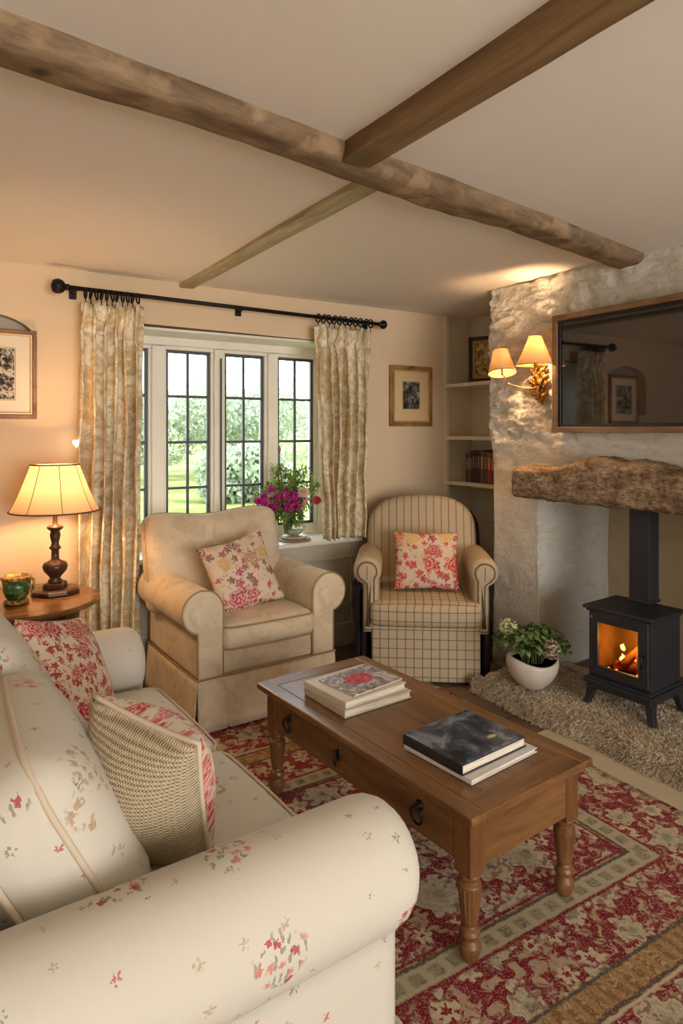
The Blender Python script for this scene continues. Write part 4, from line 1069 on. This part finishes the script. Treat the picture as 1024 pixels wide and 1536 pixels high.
# ---------------- wall sconce ----------------
def sconce():
    X0 = 2.845
    t = thing('wall_sconce', 'gilded leafy wall sconce with two lit parchment shades', 'sconce', (X0, 2.40, 1.55))
    gm = NT('antique_gilt', .4, .5); gm.b.inputs['Metallic'].default_value = .75; v = gm.coord(); gm.base(gm.ramp(gm.noise(v, 60, 3), [(.35, srgb(96, 62, 24)), (.6, srgb(206, 158, 76))]))
    rn = random.Random(2); V, Fc = [], []
    for k in range(170):
        z = rn.uniform(0.0, .205); wv = .045*math.sin(min(1, z/.13)*PI*.62)+.004
        if z > .13: wv *= .7
        q = Vector((-rn.uniform(.0, .045)*(wv/.045), rn.uniform(-wv, wv), z))
        q.y += .028; leafs(V, Fc, q, Vector((rn.uniform(-.6, 0), rn.uniform(-.8, .8), rn.uniform(.3, 1))), Vector((-1, 0, 0)), rn.uniform(.022, .045), rn.uniform(.012, .02), .35, .35)
    me = bpy.data.meshes.new('leaf_bracket'); me.from_pydata(V, [], Fc); o = link('leaf_bracket', me, gm.mat, t, smooth=True); md = o.modifiers.new('t', 'SOLIDIFY'); md.thickness = .003
    bm = nb(); tube(bm, smoothpts([(.01, .028, .0), (-.012, .028, .05), (-.02, .028, .12), (-.01, .028, .18)]), [.006, .008]+[.014]*14+[.01]*3, 8); fin('backplate', bm, gm.mat, t, smooth=True)
    br = plain('shade_rim', srgb(120, 78, 40), .7)
    def sh(loc, rot, r0, r1, h, armpts, power, lab):
        bm = nb(); tube(bm, smoothpts(armpts), .0035, 8); fin('arm', bm, gm.mat, t, smooth=True)
        e = bpy.data.objects.new('shade_holder', None); C.objects.link(e); e.parent = t; e.location = loc; e.rotation_euler = rot; e.empty_display_size = .02
        M = Matrix.Translation(loc) @ Euler(rot).to_matrix().to_4x4()
        bpy.data.objects.remove(e)
        bm = nb(); N = 40; g = []
        for k in range(7):
            s = k/6; g.append([bm.verts.new((M @ Vector(((r0+(r1-r0)*s**.85)*math.cos(2*PI*i/N), (r0+(r1-r0)*s**.85)*math.sin(2*PI*i/N), h*s)))) for i in range(N)])
        for a, b in zip(g, g[1:]):
            for i in range(N): bm.faces.new((a[i], a[(i+1) % N], b[(i+1) % N], b[i]))
        ls = fin('lamp_shade', bm, SHADE2, t, smooth=True, label=lab)
        bm = nb()
        for z, r in ((0, r0), (h, r1)): tube(bm, [M @ Vector((r*math.cos(2*PI*i/36), r*math.sin(2*PI*i/36), z)) for i in range(36)], .0022, 6, closed=True)
        fin('trim', bm, br, ls, smooth=True)
        bm = nb(); tube(bm, [M @ Vector((0, 0, -.01)), M @ Vector((0, 0, h*.45))], .006, 8); fin('candle_tube', bm, gm.mat, t, smooth=True)
        bm = nb(); bmesh.ops.create_uvsphere(bm, u_segments=12, v_segments=8, radius=.013); bmesh.ops.scale(bm, vec=(1, 1, 1.5), verts=bm.verts[:])
        fin('bulb', bm, BULB, t, loc=M @ Vector((0, 0, h*.55)), smooth=True)
        point('sconce_light', M @ Vector((0, 0, h*.55)), power, WARM, .015, t)
    sh((-.085, 0, .205), (0, 0, 0), .102, .032, .158, [(-.02, .028, .12), (-.07, .01, .13), (-.085, 0, .16), (-.085, 0, .21)], 46, 'upright conical shade')
    sh((-.16, .165, .170), (R(-13), R(8), 0), .078, .042, .135, [(-.02, .028, .10), (-.06, .06, .085), (-.13, .14, .11), (-.155, .160, .16)], 14, 'smaller tilted shade')
sconce()

# ---------------- television ----------------
def tv():
    t = thing('television', 'wall television in a wooden frame above the stone mantel', 'television', (2.83, 1.725, 1.70), (0, 0, R(-90)))
    W2, H2 = 1.17, .615
    tw = wood('tv_frame_wood', srgb(100, 72, 48), srgb(150, 114, 80), (2, 5, 5), .5, .4, bump=.1)
    bm = nb(); ring_frame(bm, W2, H2, .030, -.045, .028); fin('wooden_frame', bm, tw, t, bevel=.004)
    bm = nb(); ring_frame(bm, W2-.056, H2-.056, .018, -.032, .0); fin('bezel', bm, plain('black_plastic', srgb(22, 22, 24), .35, spec=.5), t, bevel=.002)
    sm = NT('dark_screen', .04, .6); sm.base(srgb(24, 22, 24)); sm.b.inputs['Coat Weight'].default_value = 1; sm.b.inputs['Coat Roughness'].default_value = .02
    bm = nb(); box(bm, -W2/2+.03, W2/2-.03, -.024, -.01, -H2/2+.03, H2/2-.03); fin('screen', bm, sm.mat, t, label='black glossy screen')
tv()
# ---------------- stone mantel ----------------
def mantel():
    bm = nb(); L = 1.78; nx, ny = 150, 48
    pr = []
    # rounded cross-section
    for k in range(ny):
        a = 2*PI*k/ny; ca, sa = math.cos(a), math.sin(a); e = .42
        pr.append((math.copysign(abs(ca)**e, ca), math.copysign(abs(sa)**e, sa)))
    rings = []
    def prof(s):   # s: distance from the left end
        top = .172+.05*(1/(1+math.exp(-(s-.36)*22)))+.022*math.exp(-((s-.50)/.10)**2)-.02*(s > .7)*min(1, (s-.7)*4)
        return top
    for i in range(nx+1):
        s = L*i/nx; top = prof(s); ed = min(1, s/.02)**.5 if s < .02 else 1
        sc = .80+.2*min(1, s/.03)**.6
        ring = []
        for (a, b) in pr:
            y = -s; x = a*.125*sc; z = (b*.5*sc+.5)*top
            p = Vector((x, y, z)); q = p*1.0
            d = noise.noise_vector(Vector((q.x*9, q.y*9, q.z*9)))*.010+noise.noise_vector(q*26)*.007+noise.noise_vector(q*60)*.003
            d += Vector((0, 0, .012))*noise.noise(Vector((q.y*6, 1, 2)))*(1 if b > 0 else .5)
            ring.append(bm.verts.new(p+d))
        rings.append(ring)
    for a, b in zip(rings, rings[1:]):
        for k in range(ny): bm.faces.new((a[k], a[(k+1) % ny], b[(k+1) % ny], b[k]))
    bm.faces.new(rings[0]); bm.faces.new(rings[-1])
    t = NT('weathered_stone_lintel', .95, .1); v = t.coord(scale=(1, .5, 1)); n = t.noise(v, 16, 7, .7)
    c = t.ramp(n, [(.30, srgb(96, 76, 58)), (.45, srgb(148, 122, 96)), (.58, srgb(182, 156, 126)), (.72, srgb(212, 188, 156))])
    c = t.mix(t.m('MULTIPLY', t.step(t.noise(v, 75, 4, .75), .53, .04), .6), c, srgb(78, 62, 48)); t.base(c); t.bump(t.m('ADD', n, t.noise(v, 70, 4, .7)), .9, .02)
    o = fin('mantel_beam', bm, t.mat, smooth=True, loc=(2.83, 2.54, 1.035), rot=(0, 0, R(.5)))
    tag(o, 'massive rough stone lintel over the fireplace opening', 'mantel')
mantel()

# ---------------- hearth, shaggy rug, stove ----------------
bm = nb(); box(bm, 2.50, 3.49, .82, 2.46, 0, .06)
struct(fin('trim_6', bm, plain('hearth_stone', srgb(120, 104, 84), .8, nz=.12, nscale=6, bump=.3), bevel=.01), 'raised stone hearth')
bm = nb(); box(bm, 2.36, 2.56, .2, 2.02, 0, .006)
struct(fin('trim_7', bm, plain('pale_flagstone', srgb(178, 166, 142), .7, nz=.05, nscale=5, bump=.1), rot=(0, 0, R(1))), 'pale stone strip beside the rug')
def shag():
    rn = random.Random(8)
    def hgt(x, y):   # slab surface with a soft front roll
        front = 2.475+.03*noise.noise(Vector((y*2.5, 3, 0)))
        d = x-front; z = .085*min(1, max(0, d/.05))**.45
        dl = 2.60+.02*noise.noise(Vector((x*5, 0, 7)))-y-max(0, (2.58-x))*.5; z *= min(1, max(0, dl/.06))**.5
        return z
    bm = nb(); g = []; NX, NY = 44, 110; x0, x1, ya, yb = 2.42, 3.10, 1.0, 2.62
    for i in range(NX+1):
        row = []
        for j in range(NY+1):
            x = x0+(x1-x0)*i/NX; y = ya+(yb-ya)*j/NY; z = hgt(x, y); row.append(bm.verts.new((x, y, max(.004, z+.006*noise.noise(Vector((x*9, y*9, 0)))))))
        g.append(row)
    for i in range(NX):
        for j in range(NY):
            if max(v.co.z for v in (g[i][j], g[i+1][j], g[i+1][j+1], g[i][j+1])) > .012: bm.faces.new((g[i][j], g[i+1][j], g[i+1][j+1], g[i][j+1]))
    for v in [v for v in bm.verts if not v.link_faces]: bm.verts.remove(v)
    m = NT('shaggy_wool', .95, .08); v = m.coord(); c = m.ramp(m.m('ADD', m.m('MULTIPLY', m.noise(v, 7, 5, .7, .6), .5), m.m('MULTIPLY', m.noise(v, 55, 3, .6), .5)), [(.32, srgb(150, 130, 106)), (.48, srgb(196, 178, 150)), (.62, srgb(226, 212, 188))])
    m.base(c); m.b.inputs['Sheen Weight'].default_value = .2
    t = thing('shaggy_rug', 'beige shaggy rug draped over the hearth under the stove', 'rug', (2.7, 1.8, 0))
    o = fin('backing', bm, m.mat, None, smooth=True); o.parent = t; o.matrix_parent_inverse = Matrix.Translation((-2.7, -1.8, 0))
    V, Fc = [], []
    k = 0
    def tuft(p, n, R0, L):
        for _ in range(9):
            o = rvec(rn)*R0; o -= n*o.dot(n); d = (n+o/R0*.75+rvec(rn)*.25).normalized(); l = L*rn.uniform(.7, 1.15)
            s = d.cross(rvec(rn)).normalized()*.0017; q0 = p+o*.5; q = q0+d*l*.6; e = q0+d*l+o*.5+Vector((0, 0, -.25))*l
            b = len(V); V.extend([q0-s, q0+s, q+s*.9, q-s*.9, e]); Fc.extend([(b, b+1, b+2, b+3), (b+3, b+2, b+4)])
    while k < 4600:
        x = rn.uniform(2.43, 3.0); y = rn.uniform(1.05, 2.62); z = hgt(x, y)
        if z < .015 or (x > 2.90 and (y > 2.44)): continue
        k += 1
        gx = (hgt(x+.01, y)-z)/.01; gy = (hgt(x, y+.01)-z)/.01
        tuft(Vector((x, y, z-.002)), Vector((-gx, -gy, 1)).normalized(), .010, rn.uniform(.018, .032))
    for k in range(1700):
        y = rn.uniform(1.05, 2.58); fr = 2.475+.03*noise.noise(Vector((y*2.5, 3, 0))); z = rn.uniform(.012, .085)
        tuft(Vector((fr+.035*(z/.08)**2, y, z)), Vector((-1, 0, .15)).normalized(), .010, rn.uniform(.018, .030))
    me = bpy.data.meshes.new('pile'); me.from_pydata([v-Vector((2.7, 1.8, 0)) for v in V], [], Fc); o = link('pile', me, m.mat, t); o['kind'] = 'stuff'
shag()
def stove():
    z0 = .10; t = thing('wood_stove', 'black cast iron wood-burning stove glowing amber on the hearth', 'stove', (2.83, 1.865, z0), (0, 0, R(-86)))
    # local: x to the right seen from the room, -y towards the room
    SI = NT('black_stove_enamel', .5, .4); v = SI.coord(); SI.base(SI.mix(SI.noise(v, 40, 3), srgb(34, 34, 38), srgb(46, 46, 50))); SI.bump(SI.noise(v, 160, 2), .15, .002); SI = SI.mat
    W2, D2 = .152, .13; zb, zt = .135, .455
    bm = nb(); wl = .012
    box(bm, -W2, -W2+wl, -D2, D2, zb, zt); box(bm, W2-wl, W2, -D2, D2, zb, zt); box(bm, -W2+wl, W2-wl, D2-wl, D2, zb, zt)
    box(bm, -W2+wl, W2-wl, -D2, D2-wl, zb, zb+.02); box(bm, -W2+wl, W2-wl, -D2, D2-wl, zt-.015, zt)
    fin('body', bm, SI, t, bevel=.003)
    bm = nb(); box(bm, -W2-.022, W2+.022, -D2-.026, D2+.01, zt, zt+.016); box(bm, -W2-.01, W2+.01, -D2-.014, D2, zt-.012, zt); fin('top_plate', bm, SI, t, bevel=.005, segs=3)
    bm = nb(); box(bm, -W2-.016, W2+.016, -D2-.026, D2+.006, zb-.03, zb-.012); box(bm, -W2-.006, W2+.006, -D2-.014, D2, zb-.014, zb); box(bm, -W2-.008, W2+.008, -D2-.016, D2, zb-.055, zb-.03); fin('base_plate', bm, SI, t, bevel=.004, segs=3)
    bm = nb(); ring_frame(bm, 2*W2-.012, zt-zb-.022, .045, -D2-.014, -D2+.004)
    for q in bm.verts: q.co.z += (zt+zb)/2+.002
    dr = fin('door', bm, SI, t, bevel=.005, segs=3)
    bm = nb(); ring_frame(bm, 2*W2-.094, zt-zb-.104, .006, -D2-.017, -D2-.0)
    for q in bm.verts: q.co.z += (zt+zb)/2+.002
    fin('glass_rim', bm, SI, dr, bevel=.002)
    bx('glass', -W2+.05, W2-.05, -D2-.006, -D2-.003, zb+.045, zt-.045, glass_mat('amber_tinted_glass', (1, .76, .42, 1)), dr, label='amber tinted glass')
    bm = nb(); tube(bm, [(W2-.028, -D2-.014, zb+.16), (W2-.028, -D2-.03, zb+.16), (W2-.028, -D2-.034, zb+.11)], .005, 8); fin('handle', bm, IRON, dr, smooth=True)
    bm = nb(); lathe(bm, [(0, 0), (.006, 0), (.006, .006), (0, .008)], 10)
    for q in bm.verts: q.co = Vector((q.co.x-W2+.022, -D2-.014-q.co.z, q.co.y+zt-.035))
    fin('screw', bm, plain('steel', srgb(150, 150, 150), .3, .8), dr)
    fb = plain('firebrick', srgb(112, 84, 52), .9, nz=.2, nscale=12)
    bm = nb(); box(bm, -W2+.014, W2-.014, D2-.03, D2-.013, zb+.021, zt-.016); box(bm, -W2+.013, -W2+.022, -D2+.01, D2-.03, zb+.021, zt-.016); box(bm, W2-.022, W2-.013, -D2+.01, D2-.03, zb+.021, zt-.016); fin('firebrick_lining', bm, fb, t)
    bark = plain('charred_log', srgb(120, 70, 34), .9, nz=.4, nscale=22, bump=.6)
    for k, (a, b, r) in enumerate((((-.09, -.02, .175), (.08, .03, .18), .022), ((-.07, .04, .18), (.09, -.01, .185), .02), ((-.05, -.03, .18), (.02, .04, .27), .020), ((.06, -.04, .18), (-.0, .03, .26), .018))):
        bm = nb(); tube(bm, [Vector(a).lerp(Vector(b), q/8)+rvec(random.Random(k*9+q))*.003 for q in range(9)], r, 12); fin('log', bm, bark, t, smooth=True)
    fl = NT('flame'); vv = fl.coord(); 
    fl.b.inputs['Emission Strength'].default_value = 5; fl.base((.9, .35, .05, 1)); fl.put(fl.b.inputs['Emission Color'], fl.ramp(fl.noise(vv, 30, 2), [(.3, (1, .6, .2, 1)), (.7, (1, .85, .5, 1))]))
    rn = random.Random(5)
    for (x, y, z, h) in ((-.05, -.01, .20, .035), (.0, .02, .21, .025), (.055, .0, .20, .04), (-.075, .03, .24, .03), (.08, .04, .25, .03)):
        bm = nb(); tube(bm, [(x+.006*math.sin(q*1.3+x*90), y+.004*math.cos(q*1.7), z+h*q/7) for q in range(8)], [.004, .009, .011, .010, .008, .0055, .003, .0006], 10); fin('flame', bm, fl.mat, t, smooth=True)
    bm = nb()
    for k in range(22): bmesh.ops.create_icosphere(bm, subdivisions=1, radius=rn.uniform(.005, .011), matrix=Matrix.Translation((rn.uniform(-.1, .1), rn.uniform(-.09, .07), zb+.026)))
    fin('embers', bm, glow('ember', (1, .25, .04, 1), 2.5), t)['kind'] = 'stuff'
    point('fire_light', (0, -.02, .30), .85, (1, .70, .36), .03, t)
    for sx in (-1, 1):
        for sy in (-1, 1):
            bm = nb(); g = []
            for k in range(7):
                s = k/6; z = (zb-.05)*(1-s); o = .018*s**1.6+.0; wd = .019-.005*s+.004*(s > .9)
                cx, cy = sx*(W2-.008+o), sy*(D2-.012)+(sy if sy < 0 else 1)*o
                g.append([bm.verts.new((cx+a*wd, cy+b*wd, z)) for a, b in ((-1, -1), (1, -1), (1, 1), (-1, 1))])
            for a, b in zip(g, g[1:]):
                for i in range(4): bm.faces.new((a[i], a[(i+1) % 4], b[(i+1) % 4], b[i]))
            bm.faces.new(g[0]); bm.faces.new(g[-1]); fin('leg', bm, SI, t, bevel=.003)
    p = thing('stove_pipe', 'square black flue pipe rising from the stove behind the lintel', 'flue pipe', (2.955, 1.895, z0+zt+.0165), (0, 0, R(-86)))
    bm = nb(); box(bm, -.052, .052, -.045, .045, .0, 1.1); box(bm, -.058, .058, -.051, .051, .0, .014); fin('pipe', bm, SI, p, bevel=.004)
stove()

# ---------------- potted plant ----------------
def plant():
    P = (2.625, 2.30, .096)
    t = thing('plant_bowl', 'white rounded ceramic bowl on the hearth rug', 'bowl', P)
    bm = nb(); lathe(bm, [(0, 0), (.06, 0), (.066, .006), (.10, .04), (.124, .08), (.132, .12), (.128, .148), (.119, .15), (.121, .12), (.112, .08), (.09, .05), (0, .04)], 48)
    for v in bm.verts:
        if v.co.z > .13: v.co.z += .014*math.cos(2*math.atan2(v.co.y, v.co.x)+.6)
    fin('bowl', bm, plain('cream_glaze', srgb(206, 196, 180), .3, spec=.5, nz=.05, nscale=8), t, smooth=True)
    bm = nb(); lathe(bm, [(0, .125), (.118, .125)], 32); fin('soil', bm, plain('soil', srgb(58, 44, 34), .95, nz=.4, nscale=60), t)
    f = thing('houseplant', 'leafy green plant with pale flower heads growing in the white bowl', 'plant', (P[0], P[1], P[2]+.126))
    rn = random.Random(11)
    lm = NT('hydrangea_leaf', .5, .4); v = lm.coord(); lm.base(lm.ramp(lm.noise(v, 14, 3), [(.35, srgb(48, 70, 36)), (.5, srgb(84, 112, 56)), (.66, srgb(130, 152, 88))]))
    bm = nb(); V, Fc = [], []
    def bigleaf(p, d, L, W):
        d = d.normalized(); s = d.cross(Vector((0, 0, 1)));
        if s.length < .1: s = Vector((1, 0, 0))
        s.normalize(); n = s.cross(d); b = len(V); K = 6
        for k in range(K+1):
            q = k/K; w2 = W/2*math.sin(PI*min(1, q*.93+.05))**.8*(1+.12*((k % 2)-.5)); c = p+d*L*q-Vector((0, 0, 1))*L*.5*q*q
            V.extend([c-s*w2+n*w2*.35, c, c+s*w2+n*w2*.35])
        for k in range(K):
            a = b+3*k; Fc.append((a, a+1, a+4, a+3)); Fc.append((a+1, a+2, a+5, a+4))
    for k in range(44):
        a = rn.uniform(0, 2*PI); r = rn.uniform(.03, .18); h = .145-.35*max(0, r-.06)+rn.uniform(-.03, .05)
        tip = Vector((r*math.cos(a), r*math.sin(a), h)); tube(bm, smoothpts([(.05*math.cos(a), .05*math.sin(a), 0), (.6*r*math.cos(a), .6*r*math.sin(a), h*.75), tuple(tip)], 4), .002, 5)
        for j in range(6):
            q = rn.uniform(0, 2*PI); bigleaf(tip-Vector((0, 0, rn.uniform(0, .04))), Vector((math.cos(q), math.sin(q), rn.uniform(-.2, .8))), rn.uniform(.03, .065), rn.uniform(.024, .046))
    fin('stems', bm, plain('plant_stem', srgb(88, 96, 52), .7), f, smooth=True)
    me = bpy.data.meshes.new('foliage'); me.from_pydata(V, [], Fc); link('foliage', me, lm.mat, f, smooth=True)['kind'] = 'stuff'
    for (px, py, pz, r, c, lab) in ((-.085, .085, .165, .042, (206, 208, 158), 'pale green bloom'), (.02, -.10, .085, .045, (176, 160, 134), 'dried brown bloom')):
        V, Fc = [], []
        for k in range(120):
            d = rvec(rn).normalized(); pp = Vector((px, py, pz))+d*r
            for j in range(4): leafs(V, Fc, pp, d.cross(rvec(rn))+d*.3, d, .011, .009)
        me = bpy.data.meshes.new('flower_head'); me.from_pydata(V, [], Fc); link('flower_head', me, plain('bloom', srgb(*c), .8, nz=.15, nscale=30), f, smooth=True, label=lab)
plant()

# ---------------- books on the coffee table ----------------
def tbook(name, label, loc, rz, w2, l2, h, cov, top=None, spine=True, group=None, ct=.003):
    t = thing(name, label, 'book', loc, (0, 0, rz), group=group)
    bm = nb(); box(bm, -w2/2, w2/2, -l2/2, l2/2, 0, ct); box(bm, -w2/2, w2/2, -l2/2, l2/2, h-ct, h); box(bm, -w2/2-.001, -w2/2+ct, -l2/2, l2/2, ct, h-ct); fin('cover', bm, cov, t, bevel=.0012)
    bm = nb(); box(bm, -w2/2+ct, w2/2-.006, -l2/2+.005, l2/2-.005, ct, h-ct); fin('pages', bm, PAGES, t)
    if top: bm = nb(); box(bm, -w2/2+.002, w2/2-.002, -l2/2+.002, l2/2-.002, h-.0002, h+.0008); fin('cover_picture', bm, top, t)
    return t
pg = NT('stacked_pages', .85, .15); v = pg.coord(scale=(1, 1, 60)); pg.base(pg.ramp(pg.noise(v, 12, 2), [(.35, srgb(196, 184, 164)), (.6, srgb(236, 228, 212))])); PAGES = pg.mat
CV1 = plain('cream_book_cover', srgb(214, 202, 182), .5, nz=.05, nscale=8); CV2 = plain('red_edged_cover', srgb(196, 184, 164), .5, nz=.06, nscale=8); CV3 = plain('black_book_cover', srgb(44, 44, 48), .35, nz=.2, nscale=8); CV4 = plain('white_book_cover', srgb(216, 210, 206), .4, nz=.04)
def mag_mat():
    t = NT('magazine_cover', .3, .5); v = t.coord(); s = t.vm('LENGTH', t.vm('MULTIPLY', t.vm('SUBTRACT', v, (.0, .01, 0)), (1, 1.35, 0)))
    nzz = t.noise(v, 45, 4, .7); c = t.ramp(t.noise(v, 22, 5, .7, 1.5), [(.36, srgb(66, 66, 78)), (.5, srgb(150, 146, 148)), (.62, srgb(222, 214, 206))])
    inn = t.step(t.m('SUBTRACT', t.m('MULTIPLY_ADD', nzz, .03, .045), s), 0, .004)
    c = t.mix(inn, c, t.ramp(t.noise(v, 60, 3, .7), [(.35, srgb(150, 20, 44)), (.55, srgb(206, 50, 76)), (.7, srgb(226, 130, 140))])); t.base(c); return t.mat
def photo_mat():
    t = NT('dark_photo_cover', .14, .7); v = t.coord(); c = t.ramp(t.noise(v, 9, 5, .6, 1), [(.36, srgb(30, 33, 42)), (.50, srgb(72, 80, 96)), (.64, srgb(136, 142, 152))])  # blue-greys of the print are raised to paint in a glossy reflection
    a = t.step(t.m('SUBTRACT', t.m('MULTIPLY_ADD', t.noise(v, 30, 3), .04, -.0), t.vm('LENGTH', t.vm('SUBTRACT', v, (.015, -.01, 0)))), 0, .006)
    c = t.mix(t.m('MULTIPLY', a, .7), c, srgb(190, 190, 190))
    b = t.step(t.m('SUBTRACT', .011, t.vm('LENGTH', t.vm('MULTIPLY', t.vm('SUBTRACT', v, (.06, -.055, 0)), (.6, 1.4, 0)))), 0, .003)
    c = t.mix(b, c, srgb(206, 190, 140)); t.base(c); return t.mat
TZ = .4315
tbook('book', 'red-edged hardback at the bottom of the stack on the table', (1.335, 1.985, TZ), R(3), .30, .255, .027, CV2)
tbook('book', 'cream hardback in the middle of the stack on the table', (1.328, 1.992, TZ+.0275), R(6), .285, .245, .024, CV1)
m = thing('magazine', 'magazine with a red peony cover on top of the book stack', 'magazine', (1.352, 1.99, TZ+.052), (0, 0, R(9)))
bx('pages', -.12, .12, -.095, .095, 0, .004, PAGES, m, bevel=.001); bx('cover', -.121, .121, -.096, .096, .004, .0052, mag_mat(), m)
tbook('book', 'wide white book under the dark photo book on the table', (1.395, 1.462, TZ), R(6), .30, .265, .014, CV4)
tbook('book', 'large book with a dark photographic cover near the table front', (1.383, 1.475, TZ+.0145), R(5), .285, .24, .030, CV3, top=photo_mat())

# ---------------- garden ----------------
def garden():
    t = NT('meadow', .95, .05); v = t.coord(); t.base(t.ramp(t.noise(v, .8, 5), [(.35, srgb(84, 98, 48)), (.5, srgb(112, 122, 66)), (.66, srgb(140, 140, 92))]))
    bm = nb(); bmesh.ops.create_grid(bm, x_segments=40, y_segments=40, size=1)
    for q in bm.verts: q.co = Vector((q.co.x*40, 4.15+(q.co.y+1)*24, -.35)); q.co.z += .035*max(0, q.co.y-9)+noise.noise(q.co*.2)*.25
    o = fin('lawn', bm, t.mat, smooth=True); tag(o, 'pale sunlit lawn outside the window', 'lawn', kind='stuff')
    struct(bx('trim_9', -2.5, 6.5, 4.1, 7.6, -.5, -.33, plain('bounce_slab', srgb(206, 200, 186), .8, nz=.05)), 'added pale slab outside that bounces skylight to the ceiling')  # added out of view below the sill, bounces skylight onto the ceiling
    def lm(n, a, b, c):
        t = NT(n, .8, .1); v = t.coord(); cc = t.ramp(t.noise(v, 2.5, 4, .7), [(.35, a), (.5, b), (.65, c)]); t.base(cc)
        tl = t.node('BsdfTranslucent', {'Color': cc}); mx = t.node('MixShader', {0: .5, 1: t.b.outputs[0], 2: tl.outputs[0]}); t.t.links.new(mx.outputs[0], t.out.inputs[0]); return t.mat
    M1 = lm('hedge_leaf', srgb(100, 120, 80), srgb(134, 154, 106), srgb(164, 180, 134)); M2 = lm('far_tree_leaf', srgb(134, 150, 122), srgb(158, 172, 144), srgb(182, 192, 168))  # leaf colours are lightened to put outdoor haze into them
    bark = plain('grey_bark', srgb(110, 104, 98), .9, nz=.15)
    def bush(name, label, cat, loc, size, n, ls, mat, trunk=0, seed=0, group=None):
        rn = random.Random(seed); t = thing(name, label, cat, loc, group=group); V, Fc = [], []
        bl = [(Vector((rn.uniform(-.6, .6)*size[0], rn.uniform(-.5, .5)*size[1], trunk+size[2]*rn.uniform(.3, .8))), rn.uniform(.3, .55)) for _ in range(9)]
        for k in range(n):
            c, r = rn.choice(bl); d = rvec(rn).normalized(); p = c+Vector((d.x*size[0]*r, d.y*size[1]*r, d.z*size[2]*r*.8))*rn.uniform(.75, 1.05)
            p.z = max(.02, p.z); leafs(V, Fc, p, rvec(rn)+d*.6, d, ls*rn.uniform(.6, 1.3), ls*.6)
        me = bpy.data.meshes.new('foliage'); me.from_pydata(V, [], Fc); link('foliage', me, mat, t, smooth=True)['kind'] = 'stuff'
        bm = nb(); tube(bm, [(0, 0, -.1), (.03, 0, trunk+size[2]*.5)], [.08, .03] if trunk < .5 else [.16, .06], 8); fin('trunk', bm, bark, t)
    bush('shrub', 'leafy green shrub close outside the window behind the cream armchair', 'shrub', (1.80, 5.7, -.35), (.7, .5, .95), 9000, .05, M1, seed=1)
    bush('shrub', 'low shrub close outside the middle light of the window', 'shrub', (2.95, 6.6, -.35), (.6, .5, .7), 7000, .05, M1, seed=2)
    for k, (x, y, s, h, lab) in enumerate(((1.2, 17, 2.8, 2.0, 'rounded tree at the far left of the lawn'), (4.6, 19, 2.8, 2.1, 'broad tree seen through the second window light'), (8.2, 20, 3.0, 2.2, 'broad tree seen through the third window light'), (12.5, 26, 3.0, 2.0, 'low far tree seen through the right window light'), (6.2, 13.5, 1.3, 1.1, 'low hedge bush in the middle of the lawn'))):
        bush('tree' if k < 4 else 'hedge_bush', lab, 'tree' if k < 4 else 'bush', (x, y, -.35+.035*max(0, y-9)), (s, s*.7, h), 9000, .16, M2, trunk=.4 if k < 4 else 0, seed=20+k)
    # bare branching tree close to the right light
    rn = random.Random(6); bm = nb()
    def br(p, d, L, r, dep):
        pts = [p]; q = p.copy(); dd = d.copy()
        for k in range(4): dd = (dd+rvec(rn)*.25).normalized(); q = q+dd*L/4; pts.append(q.copy())
        tube(bm, pts, [r*(1-.12*k) for k in range(5)], 5)
        if dep:
            for j in range(3 if dep > 1 else 2): br(pts[rn.choice((2, 3, 4))], (dd+rvec(rn)*.9+Vector((0, 0, .15))).normalized(), L*.7, r*.55, dep-1)
    br(Vector((0, 0, 0)), Vector((-.1, 0, 1)), 1.5, .03, 4)
    o = fin('bare_tree', bm, bark, loc=(4.9, 8.2, -.3), smooth=True); tag(o, 'bare branched sapling outside the right window light', 'tree')
garden()
